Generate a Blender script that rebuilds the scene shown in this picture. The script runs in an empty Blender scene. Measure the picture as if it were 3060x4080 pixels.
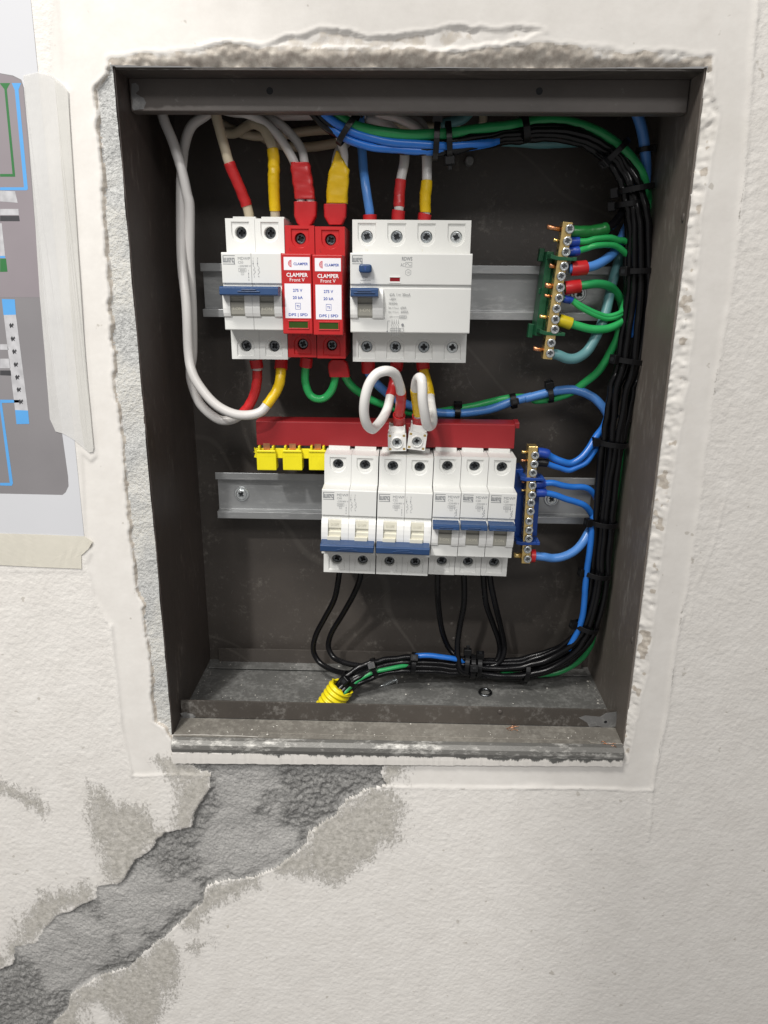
import bpy, bmesh, math, random
import numpy as np
from mathutils import Vector, Matrix
random.seed(4)
rng = np.random.default_rng(7)
sc = bpy.context.scene
COL = sc.collection
S = 0.001                                    # everything below is written in millimetres

# ---------------------------------------------------------------- camera
CAM = np.array([156.9, -446.0, 302.6]); PITCH, YAW, ROLL, FPX = 0.3025, -0.0245, 0.009, 2960.0
fw = np.array([math.sin(YAW)*math.cos(PITCH), math.cos(YAW)*math.cos(PITCH), -math.sin(PITCH)])
rt0 = np.array([math.cos(YAW), -math.sin(YAW), 0.0]); up0 = np.cross(rt0, fw)
rt = math.cos(ROLL)*rt0 + math.sin(ROLL)*up0
up = -math.sin(ROLL)*rt0 + math.cos(ROLL)*up0
cd = bpy.data.cameras.new('camera'); cam = bpy.data.objects.new('camera', cd); COL.objects.link(cam)
cd.sensor_fit = 'VERTICAL'; cd.sensor_height = 36; cd.sensor_width = 27; cd.lens = 36*FPX/4080
cd.clip_start = 0.01; cd.clip_end = 50
cam.matrix_world = Matrix(((rt[0], up[0], -fw[0], CAM[0]*S), (rt[1], up[1], -fw[1], CAM[1]*S), (rt[2], up[2], -fw[2], CAM[2]*S), (0, 0, 0, 1)))
sc.camera = cam
# ---------------------------------------------------------------- light: one ceiling lamp panel up left of the panel, soft room light, added fill and spot
wd = bpy.data.worlds.new('World'); sc.world = wd; wd.use_nodes = True
wd.node_tree.nodes['Background'].inputs[0].default_value = (1.0, 0.975, 0.955, 1)
wd.node_tree.nodes['Background'].inputs[1].default_value = 0.245
def area(name, loc, tgt, size, power, col):
    l = bpy.data.lights.new(name, 'AREA'); l.shape = 'RECTANGLE'; l.size, l.size_y = size; l.energy = power; l.color = col
    o = bpy.data.objects.new(name, l); COL.objects.link(o); o.location = loc
    o.rotation_euler = (Vector(tgt)-Vector(loc)).to_track_quat('-Z', 'Y').to_euler(); return o
area('ceiling_lamp', (-0.33, -0.75, 1.62), (0.16, 0.0, 0.2), (0.42, 0.26), 18.5, (1.0, 0.965, 0.91))
area('added_far_fill', (0.5, -1.9, 1.5), (0.16, 0.0, 0.2), (1.2, 0.3), 12, (1.0, 0.98, 0.96))  # fill light added to brighten the wall
sl_ = bpy.data.lights.new('added_beam_spot', 'SPOT'); sl_.energy = 86; sl_.spot_size = math.radians(29); sl_.spot_blend = .11; sl_.shadow_soft_size = .05; sl_.color = (1, .98, .95)  # added spot; its beam edge stands in for a soft shadow at lower right
so_ = bpy.data.objects.new('added_beam_spot', sl_); COL.objects.link(so_); so_.location = (-.6, -1.7, 1.75); so_.rotation_euler = (Vector((-.38, 0, .06))-Vector(so_.location)).to_track_quat('-Z', 'Y').to_euler()
sc.view_settings.view_transform = 'Standard'; sc.view_settings.look = 'None'
sc.view_settings.exposure = 0.2; sc.view_settings.gamma = 1.0
try:
    sc.cycles.max_bounces = 8; sc.cycles.use_denoising = True
except Exception: pass

# ---------------------------------------------------------------- measured points: a sighting through the camera above, taken at its real depth
VIEW = dict(z1=(350,150,.63291), z2=(1250,380,.49735), z3=(800,820,.3918), z4=(1350,820,.36166), z5=(2000,400,.49716), z6=(1200,1420,.57263),
            z7=(1950,1450,.42194), z8=(1150,2250,.84388), y1=(0,0,.5423), y2=(0,1100,.58754), y3=(350,1400,.60277), y4=(0,2900,1.02471),
            y5=(400,2200,.54249), y6=(2300,2300,.54247), y7=(2400,0,.58771), y8=(1300,2900,1.06088), d=(0,0,1.84449), c5=(1200,2550,.36166), c3=(1200,430,.45208), c4=(1950,430,.45208))
def P(v, x, y, Y):
    o = VIEW[v]; x = o[0]+x*o[2]; y = o[1]+y*o[2]
    d = fw + rt*(x-1530)/FPX - up*(y-2040)/FPX
    return CAM + d*(Y-CAM[1])/d[1]
def PL(v, pts, Y): return [P(v, a, b, Y) for a, b in pts]

# ---------------------------------------------------------------- materials
MATS = {}
def nodes(name):
    m = bpy.data.materials.new(name); m.use_nodes = True; MATS[name] = m
    return m, m.node_tree.nodes, m.node_tree.links, m.node_tree.nodes['Principled BSDF']
def simple(name, col, rough=.4, metal=0, var=.06, scale=120, bump=.0, bscale=400, spec=.5, dirt=None, coat=0):
    m, N, L, b = nodes(name)
    tc = N.new('ShaderNodeTexCoord'); nz = N.new('ShaderNodeTexNoise'); nz.inputs['Scale'].default_value = scale; nz.inputs['Detail'].default_value = 5
    L.new(tc.outputs['Object'], nz.inputs['Vector'])
    cr = N.new('ShaderNodeValToRGB'); L.new(nz.outputs['Fac'], cr.inputs['Fac'])
    c0 = tuple(max(0, c*(1-var)) for c in col); c1 = tuple(min(1, c*(1+var)) for c in col)
    cr.color_ramp.elements[0].position = .3; cr.color_ramp.elements[1].position = .7
    cr.color_ramp.elements[0].color = (*c0, 1); cr.color_ramp.elements[1].color = (*c1, 1)
    out = cr.outputs['Color']
    if dirt:
        n2 = N.new('ShaderNodeTexNoise'); n2.inputs['Scale'].default_value = dirt[1]; n2.inputs['Detail'].default_value = 8; n2.inputs['Roughness'].default_value = .7
        L.new(tc.outputs['Object'], n2.inputs['Vector'])
        r2 = N.new('ShaderNodeValToRGB'); r2.color_ramp.elements[0].position = dirt[2]; r2.color_ramp.elements[1].position = dirt[3]
        L.new(n2.outputs['Fac'], r2.inputs['Fac'])
        mx = N.new('ShaderNodeMixRGB'); L.new(r2.outputs['Color'], mx.inputs['Fac']); L.new(out, mx.inputs[1]); mx.inputs[2].default_value = (*dirt[0], 1)
        out = mx.outputs['Color']
    L.new(out, b.inputs['Base Color'])
    mr = N.new('ShaderNodeMapRange'); mr.inputs['To Min'].default_value = max(0, rough-.08); mr.inputs['To Max'].default_value = rough+.1
    L.new(nz.outputs['Fac'], mr.inputs['Value']); L.new(mr.outputs['Result'], b.inputs['Roughness'])
    b.inputs['Metallic'].default_value = metal; b.inputs['Specular IOR Level'].default_value = spec
    b.inputs['Coat Weight'].default_value = coat
    if bump:
        n3 = N.new('ShaderNodeTexNoise'); n3.inputs['Scale'].default_value = bscale; n3.inputs['Detail'].default_value = 6
        L.new(tc.outputs['Object'], n3.inputs['Vector'])
        bp = N.new('ShaderNodeBump'); bp.inputs['Strength'].default_value = bump; bp.inputs['Distance'].default_value = .0004
        L.new(n3.outputs['Fac'], bp.inputs['Height']); L.new(bp.outputs['Normal'], b.inputs['Normal'])
    return m
simple('white_plastic', (.70, .705, .685), .38, var=.03, scale=25, bump=.08, bscale=2500, dirt=((.50, .47, .42), 700, .66, .80))
simple('white_gloss', (.82, .82, .80), .28, var=.01)
simple('ivory_plastic', (.66, .64, .54), .4, var=.02)
simple('grey_window', (.40, .39, .34), .3, var=.03)
simple('blue_handle', (.020, .058, .155), .35, var=.05, bump=.1, bscale=2500)
simple('red_plastic', (.46, .018, .020), .32, var=.05)
simple('red_dark', (.27, .014, .018), .38, var=.07, scale=30, bump=.05)
simple('yellow_cap', (.80, .70, .012), .33, var=.03)
simple('yellow_conduit', (.82, .68, .012), .35, var=.04, bump=.15)
simple('print_grey', (.22, .23, .24), .6, var=.03)
simple('print_blue', (.05, .10, .42), .5, var=.03)
simple('print_red', (.60, .03, .05), .5, var=.03)
simple('print_white', (.88, .85, .86), .5, var=.01)
simple('label_white', (.80, .79, .83), .5, var=.015)
simple('emboss_red', (.22, .008, .010), .5)
simple('wire_white', (.74, .73, .71), .30, var=.04, scale=60, dirt=((.32, .31, .29), 350, .64, .85))
simple('wire_white_shaded', (.62, .605, .59), .34, var=.06, scale=40, dirt=((.32, .31, .29), 350, .64, .85))  # white insulation with the shade inside the box put into the colour
simple('wire_cream', (.52, .45, .33), .38, var=.09, scale=50, dirt=((.32, .31, .29), 350, .64, .85))
simple('wire_blue', (.020, .17, .62), .30, var=.06, scale=60, dirt=((.32, .31, .29), 350, .64, .85))
simple('wire_light_blue', (.085, .26, .66), .30, var=.08, scale=60, dirt=((.32, .31, .29), 350, .64, .85))
simple('wire_teal', (.12, .29, .31), .36, var=.06, scale=50, dirt=((.32, .31, .29), 350, .64, .85))
simple('wire_green', (.030, .42, .115), .30, var=.07, scale=60, dirt=((.32, .31, .29), 350, .64, .85))
simple('wire_dark_green', (.024, .31, .095), .32, var=.07, scale=60, dirt=((.32, .31, .29), 350, .64, .85))
simple('wire_black', (.005, .005, .006), .24, var=.2, scale=60, spec=.35)
simple('tape_red', (.50, .022, .024), .30, var=.10, scale=90, bump=.25, bscale=250)
simple('tape_yellow', (.72, .47, .006), .32, var=.09, scale=90, bump=.25, bscale=250)
simple('tape_green', (.015, .19, .04), .32, var=.12, scale=90, bump=.3, bscale=250)
simple('ferrule_red', (.50, .016, .020), .34, var=.05)
simple('ferrule_blue', (.012, .055, .36), .36, var=.05)
simple('ferrule_yellow', (.62, .50, .012), .36, var=.05)
simple('tie_black', (.006, .006, .007), .36, var=.1, spec=.35)
simple('mid_screw', (.42, .45, .47), .25, metal=.85, var=.15, scale=500, bump=.25, bscale=900)
simple('holder_green', (.008, .085, .035), .38, var=.08)
simple('holder_blue', (.010, .060, .30), .38, var=.06)
simple('brass', (.90, .66, .27), .24, metal=.85, var=.12, scale=300, bump=.2)
simple('copper', (.80, .38, .20), .35, metal=1, var=.15, scale=300, bump=.3)
simple('zinc_screw', (.68, .71, .72), .22, metal=.8, var=.12, scale=500, bump=.25, bscale=900)
simple('dark_screw', (.17, .18, .19), .28, metal=1, var=.2, scale=500, bump=.25, bscale=900)
simple('dark_recess', (.02, .022, .025), .5, metal=.3)
simple('window_green', (.030, .065, .008), .2, var=.1)
simple('window_red', (.22, .012, .018), .2, var=.1)
simple('paper', (.61, .62, .65), .6, var=.02, scale=12, bump=.15, bscale=30)
simple('masking_tape', (.82, .815, .80), .6, var=.04, scale=25, bump=.4, bscale=180); MATS['masking_tape'].node_tree.nodes['Principled BSDF'].inputs['Alpha'].default_value = .52
simple('masking_tape_double', (.80, .79, .755), .6, var=.04, scale=25, bump=.4, bscale=140); MATS['masking_tape_double'].node_tree.nodes['Principled BSDF'].inputs['Alpha'].default_value = .5
simple('masking_tape_on_print', (.50, .50, .49), .6, var=.06, scale=25, bump=.4, bscale=180)
simple('masking_tape_cream', (.78, .75, .66), .6, var=.04, scale=25, bump=.4, bscale=120); MATS['masking_tape_cream'].node_tree.nodes['Principled BSDF'].inputs['Alpha'].default_value = .75
simple('ink_grey', (.235, .225, .235), .55, var=.10, scale=14)
simple('ink_grey_purple', (.27, .24, .26), .55, var=.08, scale=14)
simple('ink_blue', (.10, .36, .74), .55, var=.02)
simple('ink_green', (.03, .17, .05), .55, var=.03)
simple('ink_dark', (.045, .045, .05), .55, var=.2)
simple('ink_pale', (.50, .50, .52), .55, var=.15, scale=200)
simple('scratch', (.16, .15, .14), .5)
simple('chip_white', (.6, .58, .53), .8, var=.1)

def steel(name, base, dust, d0, d1, rough=.42, bump=.25, streak=(1, 1, 1), metal=.0, scr=.08):
    m, N, L, b = nodes(name)
    tc = N.new('ShaderNodeTexCoord'); mp = N.new('ShaderNodeMapping'); mp.inputs['Scale'].default_value = streak; L.new(tc.outputs['Object'], mp.inputs['Vector'])
    def noise(s, d=6, r=.6):
        n = N.new('ShaderNodeTexNoise'); n.inputs['Scale'].default_value = s; n.inputs['Detail'].default_value = d; n.inputs['Roughness'].default_value = r
        L.new(mp.outputs['Vector'], n.inputs['Vector']); return n
    a = noise(9); c = noise(45, 8, .7); f = noise(260, 6, .75)
    r1 = N.new('ShaderNodeValToRGB'); r1.color_ramp.elements[0].position = .3; r1.color_ramp.elements[1].position = .72
    r1.color_ramp.elements[0].color = (*[v*.72 for v in base], 1); r1.color_ramp.elements[1].color = (*[v*1.35 for v in base], 1)
    L.new(a.outputs['Fac'], r1.inputs['Fac'])
    mul = N.new('ShaderNodeMath'); mul.operation = 'MULTIPLY'; L.new(c.outputs['Fac'], mul.inputs[0]); L.new(f.outputs['Fac'], mul.inputs[1])
    r2 = N.new('ShaderNodeValToRGB'); r2.color_ramp.elements[0].position = d0; r2.color_ramp.elements[1].position = d1; L.new(mul.outputs['Value'], r2.inputs['Fac'])
    mx = N.new('ShaderNodeMixRGB'); L.new(r2.outputs['Color'], mx.inputs['Fac']); L.new(r1.outputs['Color'], mx.inputs[1]); mx.inputs[2].default_value = (*dust, 1)
    # fine scratches
    w = N.new('ShaderNodeTexWave'); w.inputs['Scale'].default_value = 3.1; w.inputs['Distortion'].default_value = 22; w.inputs['Detail'].default_value = 3; w.inputs['Detail Scale'].default_value = .6
    m2 = N.new('ShaderNodeMapping'); m2.inputs['Rotation'].default_value = (.4, .9, .5); L.new(tc.outputs['Object'], m2.inputs['Vector']); L.new(m2.outputs['Vector'], w.inputs['Vector'])
    r3 = N.new('ShaderNodeValToRGB'); r3.color_ramp.elements[0].position = .998; r3.color_ramp.elements[1].position = 1.0; L.new(w.outputs['Fac'], r3.inputs['Fac'])
    m3 = N.new('ShaderNodeMath'); m3.operation = 'MULTIPLY'; L.new(r3.outputs['Color'], m3.inputs[0]); L.new(c.outputs['Fac'], m3.inputs[1])
    m4 = N.new('ShaderNodeMath'); m4.operation = 'MULTIPLY'; m4.inputs[1].default_value = scr; L.new(m3.outputs['Value'], m4.inputs[0])
    mx2 = N.new('ShaderNodeMixRGB'); L.new(m4.outputs['Value'], mx2.inputs['Fac']); L.new(mx.outputs['Color'], mx2.inputs[1]); mx2.inputs[2].default_value = (*[min(1, v*1.3) for v in dust], 1)
    L.new(mx2.outputs['Color'], b.inputs['Base Color'])
    mr = N.new('ShaderNodeMapRange'); mr.inputs['To Min'].default_value = rough-.1; mr.inputs['To Max'].default_value = rough+.2; L.new(c.outputs['Fac'], mr.inputs['Value']); L.new(mr.outputs['Result'], b.inputs['Roughness'])
    b.inputs['Metallic'].default_value = metal
    bp = N.new('ShaderNodeBump'); bp.inputs['Strength'].default_value = bump; bp.inputs['Distance'].default_value = .0005; L.new(f.outputs['Fac'], bp.inputs['Height']); L.new(bp.outputs['Normal'], b.inputs['Normal'])
    return m
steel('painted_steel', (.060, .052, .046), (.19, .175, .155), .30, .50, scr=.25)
steel('painted_steel_side_lit', (.150, .130, .114), (.31, .29, .26), .26, .46, streak=(1, 1, .35))  # right panel: same steel made paler, lamplight put into the colour
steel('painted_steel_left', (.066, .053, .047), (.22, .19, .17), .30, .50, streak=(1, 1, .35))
steel('lip_steel', (.085, .074, .067), (.20, .19, .18), .34, .50)
steel('lip_rusty', (.070, .061, .053), (.22, .21, .195), .27, .44)
steel('dusty_floor', (.115, .115, .11), (.30, .30, .29), .22, .46, rough=.5, bump=.4)
steel('dusty_channel', (.17, .158, .138), (.33, .315, .28), .22, .46, rough=.7, bump=.5)
steel('galvanised_roll', (.15, .147, .138), (.58, .57, .54), .27, .40, rough=.42, bump=.8, streak=(.45, 1, 1), metal=.25)
steel('galvanised_rail', (.40, .41, .415), (.56, .57, .57), .26, .44, rough=.34, bump=.15, streak=(.3, 1, 1), metal=.5, scr=.1)

steel('worn_steel', (.17, .17, .17), (.34, .34, .33), .24, .40, rough=.5)
def cmix(N, L, fac, a, b):
    m = N.new('ShaderNodeMixRGB')
    for i, v in ((0, fac), (1, a), (2, b)):
        if isinstance(v, tuple): m.inputs[i].default_value = (*v, 1)
        elif isinstance(v, float): m.inputs[i].default_value = v
        else: L.new(v, m.inputs[i])
    return m.outputs['Color']
def wall_mat():
    m, N, L, b = nodes('wall_paint')
    tc = N.new('ShaderNodeTexCoord'); at = N.new('ShaderNodeAttribute'); at.attribute_name = 'zone'
    sp = N.new('ShaderNodeSeparateColor'); L.new(at.outputs['Color'], sp.inputs['Color'])
    def noise(s, d=6, r=.6, sc_=(1, 1, 1), rot=(0, 0, 0)):
        mp = N.new('ShaderNodeMapping'); mp.inputs['Scale'].default_value = sc_; mp.inputs['Rotation'].default_value = rot; L.new(tc.outputs['Object'], mp.inputs['Vector'])
        n = N.new('ShaderNodeTexNoise'); n.inputs['Scale'].default_value = s; n.inputs['Detail'].default_value = d; n.inputs['Roughness'].default_value = r
        L.new(mp.outputs['Vector'], n.inputs['Vector']); return n.outputs['Fac']
    def ramp(f, a, c):
        r = N.new('ShaderNodeMapRange'); r.inputs['From Min'].default_value = a; r.inputs['From Max'].default_value = c; L.new(f, r.inputs['Value']); return r.outputs['Result']
    def math_(op, a, c):
        n = N.new('ShaderNodeMath'); n.operation = op
        for i, v in ((0, a), (1, c)):
            if isinstance(v, float): n.inputs[i].default_value = v
            else: L.new(v, n.inputs[i])
        return n.outputs['Value']
    speckle = noise(520, 6, .8, (1, 1, .6), (0, .4, 0)); fine = noise(230, 8, .75); mid = noise(60, 6, .65); brush = noise(90, 6, .7, (1, 1, .22), (0, .5, 0)); big = noise(7, 3, .5)
    paint = cmix(N, L, ramp(mid, .3, .7), (.715, .690, .655), (.785, .762, .728))
    paint = cmix(N, L, ramp(big, .62, .75), paint, (.69, .665, .62))
    speck = math_('MULTIPLY', ramp(noise(140, 2, .5), .73, .77), .55)
    paint = cmix(N, L, speck, paint, (.40, .37, .32))
    sf = math_('ADD', sp.outputs['Red'], math_('MULTIPLY', math_('SUBTRACT', math_('ADD', math_('MULTIPLY', speckle, .65), math_('MULTIPLY', brush, .35)), .5), 4.6))
    stain = ramp(sf, .38, .72)
    scol = cmix(N, L, ramp(fine, .36, .64), (.35, .335, .30), (.62, .595, .55))
    stain = math_('MULTIPLY', stain, ramp(sp.outputs['Red'], .03, .15))
    c = cmix(N, L, stain, paint, scol)
    bcol = cmix(N, L, ramp(fine, .35, .65), (.42, .37, .32), (.66, .615, .545))
    bf = math_('ADD', sp.outputs['Green'], math_('MULTIPLY', math_('SUBTRACT', fine, .5), 1.2))
    brk = math_('MULTIPLY', ramp(bf, .35, .65), ramp(sp.outputs['Green'], .03, .15))
    c = cmix(N, L, brk, c, bcol)
    L.new(c, b.inputs['Base Color']); b.inputs['Roughness'].default_value = .62; b.inputs['Specular IOR Level'].default_value = .35
    h = math_('MULTIPLY', noise(360, 2, .5), math_('ADD', math_('MULTIPLY', sp.outputs['Blue'], .9), .12))
    h = math_('ADD', h, math_('MULTIPLY', stain, math_('MULTIPLY', fine, .8)))
    bp = N.new('ShaderNodeBump'); bp.inputs['Strength'].default_value = .8; bp.inputs['Distance'].default_value = .0006; L.new(h, bp.inputs['Height']); L.new(bp.outputs['Normal'], b.inputs['Normal'])
wall_mat()
def cement_mat(name, dark, light, wet):
    m, N, L, b = nodes(name)
    tc = N.new('ShaderNodeTexCoord'); at = N.new('ShaderNodeAttribute'); at.attribute_name = 'zone'
    sp = N.new('ShaderNodeSeparateColor'); L.new(at.outputs['Color'], sp.inputs['Color'])
    def noise(s, d=8, r=.7):
        n = N.new('ShaderNodeTexNoise'); n.inputs['Scale'].default_value = s; n.inputs['Detail'].default_value = d; n.inputs['Roughness'].default_value = r
        L.new(tc.outputs['Object'], n.inputs['Vector']); return n.outputs['Fac']
    def ramp(f, a, c):
        r = N.new('ShaderNodeMapRange'); r.inputs['From Min'].default_value = a; r.inputs['From Max'].default_value = c; L.new(f, r.inputs['Value']); return r.outputs['Result']
    c = cmix(N, L, ramp(noise(620, 4, .7), .34, .62), dark, light)
    c2 = cmix(N, L, ramp(noise(620, 4, .7), .34, .60), light, wet)
    c = cmix(N, L, sp.outputs['Red'], c, c2)
    c = cmix(N, L, ramp(sp.outputs['Green'], .2, .9), c, (.62, .60, .56))
    L.new(c, b.inputs['Base Color']); b.inputs['Roughness'].default_value = .85; b.inputs['Specular IOR Level'].default_value = .2
    bp = N.new('ShaderNodeBump'); bp.inputs['Strength'].default_value = 1.0; bp.inputs['Distance'].default_value = .0013; L.new(noise(520, 4, .6), bp.inputs['Height']); L.new(bp.outputs['Normal'], b.inputs['Normal'])
cement_mat('cement', (.145, .143, .139), (.33, .327, .318), (.46, .452, .438))
cement_mat('filler', (.37, .375, .37), (.58, .585, .575), (.60, .59, .55))
M = MATS

# ---------------------------------------------------------------- mesh helpers (mm in, metres out)
class MB:
    def __init__(s): s.v = []; s.f = []; s.sm = []
    def add(s, vs, fs, smooth=False):
        n = len(s.v); s.v += [tuple(float(c) for c in p) for p in vs]; s.f += [tuple(i+n for i in f) for f in fs]; s.sm += [smooth]*len(fs); return s
    def box(s, x0, x1, y0, y1, z0, z1):
        return s.add([(x, y, z) for x in (x0, x1) for y in (y0, y1) for z in (z0, z1)], [(0, 1, 3, 2), (4, 6, 7, 5), (0, 4, 5, 1), (2, 3, 7, 6), (0, 2, 6, 4), (1, 5, 7, 3)])
    def prism(s, prof, x0, x1, dz=(0, 0)):            # prof: (Y, z) polygon swept along x
        n = len(prof); v = [(x0, a, b+dz[0]) for a, b in prof]+[(x1, a, b+dz[1]) for a, b in prof]
        f = [(i, (i+1) % n, n+(i+1) % n, n+i) for i in range(n)]+[tuple(range(n))[::-1], tuple(range(n, 2*n))]
        return s.add(v, f)
    def plate(s, poly, y0, y1):                       # poly: (x, z) outline in front view, between depths y0 (front) and y1
        n = len(poly); v = [(a, y0, b) for a, b in poly]+[(a, y1, b) for a, b in poly]
        return s.add(v, [tuple(range(n)), tuple(range(n, 2*n))[::-1]]+[(i, n+i, n+(i+1) % n, (i+1) % n) for i in range(n)])
    def flat(s, poly, y): n = len(poly); return s.add([(a, y, b) for a, b in poly], [tuple(range(n))])
    def rings(s, rs, smooth=True, close=True, cap0=False, cap1=False):
        n = len(rs[0]); v = [p for r in rs for p in r]; f = []
        for k in range(len(rs)-1):
            for i in range(n if close else n-1):
                j = (i+1) % n; f.append((k*n+i, k*n+j, (k+1)*n+j, (k+1)*n+i))
        if cap0: f.append(tuple(range(n))[::-1])
        if cap1: f.append(tuple((len(rs)-1)*n+i for i in range(n)))
        return s.add(v, f, smooth)
    def build(s, name, mat, parent=None, bevel=0, seg=2, at=None):
        me = bpy.data.meshes.new(name); me.from_pydata([(a*S, b*S, c*S) for a, b, c in s.v], [], s.f); me.validate()
        bm = bmesh.new(); bm.from_mesh(me); bmesh.ops.recalc_face_normals(bm, faces=bm.faces); bm.to_mesh(me); bm.free()
        if len(me.polygons) == len(s.sm): me.polygons.foreach_set('use_smooth', s.sm)
        me.materials.append(M[mat] if isinstance(mat, str) else mat)
        o = bpy.data.objects.new(name, me); COL.objects.link(o)
        if bevel:
            b = o.modifiers.new('bevel', 'BEVEL'); b.width = bevel*S; b.segments = seg; b.limit_method = 'ANGLE'; b.angle_limit = math.radians(40); b.harden_normals = False
        if parent: o.parent = parent
        if at is not None: o.location = [c*S for c in at]
        return o
def tag(o, label=None, cat=None, group=None, kind=None):
    for k, v in (('label', label), ('category', cat), ('group', group), ('kind', kind)):
        if v: o[k] = v
    return o
def thing(name, label, cat, loc=(0, 0, 0), rot=(0, 0, 0), group=None):
    o = bpy.data.objects.new(name, None); COL.objects.link(o); o.empty_display_size = .01
    o.location = [c*S for c in loc]; o.rotation_euler = rot; return tag(o, label, cat, group)

def ray_poly(poly, cx, cz, a):
    dx, dz = math.cos(a), math.sin(a); best = None
    for i in range(len(poly)):
        ax, az = poly[i][0]-cx, poly[i][1]-cz; bx, bz = poly[(i+1) % len(poly)][0]-cx, poly[(i+1) % len(poly)][1]-cz
        ex, ez = bx-ax, bz-az; den = dx*ez-dz*ex
        if abs(den) < 1e-12: continue
        t = (ax*ez-az*ex)/den; u = (ax*dz-az*dx)/den
        if t > 1e-6 and -1e-6 <= u <= 1+1e-6 and (best is None or t < best): best = t
    return (cx+dx*best, cz+dz*best)
def angs(polys, cx, cz, n=40):
    A = [2*math.pi*i/n for i in range(n)]+[math.atan2(p[1]-cz, p[0]-cx) % (2*math.pi) for q in polys for p in q]
    A = sorted(A); out = [A[0]]
    for a in A[1:]:
        if a-out[-1] > 1e-4: out.append(a)
    return out
def circ(cx, cz, r, n=40, sx=1): return [(cx+r*sx*math.cos(2*math.pi*i/n), cz+r*math.sin(2*math.pi*i/n)) for i in range(n)]
def arc(cx, cz, r, a0, a1, n): return [(cx+r*math.cos(math.radians(a0+(a1-a0)*i/n)), cz+r*math.sin(math.radians(a0+(a1-a0)*i/n))) for i in range(n+1)]

# screw head facing the viewer with a real cross recess
def screw_mb(cx, cz, r, y, rot=0.3, depth=1.3, arm=.62, w=.20, rim=True):
    ca, sa = math.cos(rot), math.sin(rot)
    def R_(p): return (cx+p[0]*ca-p[1]*sa, cz+p[0]*sa+p[1]*ca)
    a, b = arm*r, w*r
    cross = [R_(p) for p in [(a, b), (b*1.3, b*1.3), (b, a), (-b, a), (-b*1.3, b*1.3), (-a, b), (-a, -b), (-b*1.3, -b*1.3), (-b, -a), (b, -a), (b*1.3, -b*1.3), (a, -b)]]
    A = angs([cross], cx, cz, 32)
    mk = lambda poly, yy: [(ray_poly(poly, cx, cz, t)[0], yy, ray_poly(poly, cx, cz, t)[1]) for t in A]
    cr = lambda rr, yy: [(cx+rr*math.cos(t), yy, cz+rr*math.sin(t)) for t in A]
    m = MB(); m.rings([cr(r, y+1.6), cr(r, y+.35), cr(r*.93, y+.08), cr(r*.82, y)], smooth=True)
    m.rings([cr(r*.82, y), mk(cross, y+.06)], smooth=False)
    d = MB(); small = [((p[0]-cx)*.72+cx, (p[1]-cz)*.72+cz) for p in cross]
    m.rings([mk(cross, y+.06), mk(small, y+depth)], smooth=False)
    d.add(mk(small, y+depth), [tuple(range(len(A)))])
    return m, d
def screw(parent, cx, cz, r, y, mat='zinc_screw', rot=None, name='terminal_screw'):
    rot = random.uniform(0, 1.5) if rot is None else rot
    m, d = screw_mb(cx, cz, r, y, rot); o = m.build(name, mat, parent); d.build('screw_recess', 'dark_recess', o); return o

# lettering
_TC = {}
def text_mesh(s_, bold=False):
    k = (s_, bold)
    if k not in _TC:
        cu = bpy.data.curves.new('lettering', 'FONT'); cu.body = s_; cu.size = 1; cu.resolution_u = 2; cu.align_x = 'LEFT'
        if bold: cu.offset = .022
        ob = bpy.data.objects.new('lettering', cu); me = bpy.data.meshes.new_from_object(ob)
        _TC[k] = ([tuple(v.co) for v in me.vertices], [tuple(p.vertices) for p in me.polygons])
        bpy.data.objects.remove(ob); bpy.data.curves.remove(cu); bpy.data.meshes.remove(me)
    return _TC[k]
def text(mb, s_, x0, x1, z, cap, y, bold=False, vertical=False):      # text fitted between x0 and x1 (x1 None: natural width), cap height in mm, baseline z
    v, f = text_mesh(s_, bold)
    if not v: return
    mx = max(p[0] for p in v); mn = min(p[0] for p in v); k = cap/.69
    kx = k if x1 is None else (x1-x0)/(mx-mn)
    if vertical: mb.add([(x0-p[1]*k, y, z+(p[0]-mn)*k) for p in v], f)
    else: mb.add([(x0+(p[0]-mn)*kx, y, z+p[1]*k) for p in v], f)
def ctext(mb, s_, xc, z, cap, y, w=None, bold=False):
    v, f = text_mesh(s_, bold); mx = max(p[0] for p in v); mn = min(p[0] for p in v); k = cap/.69
    ww = (mx-mn)*k if w is None else w; text(mb, s_, xc-ww/2, xc+ww/2, z, cap, y, bold)
def bar(mb, x0, z0, x1, z1, w, y):
    dx, dz = x1-x0, z1-z0; l = math.hypot(dx, dz) or 1; nx, nz = -dz/l*w/2, dx/l*w/2
    mb.flat([(x0+nx, z0+nz), (x0-nx, z0-nz), (x1-nx, z1-nz), (x1+nx, z1+nz)], y)
def frame_(mb, x0, x1, z0, z1, w, y):
    bar(mb, x0, z0, x1, z0, w, y); bar(mb, x0, z1, x1, z1, w, y-.004); bar(mb, x0, z0, x0, z1, w, y-.008); bar(mb, x1, z0, x1, z1, w, y-.012)
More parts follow.
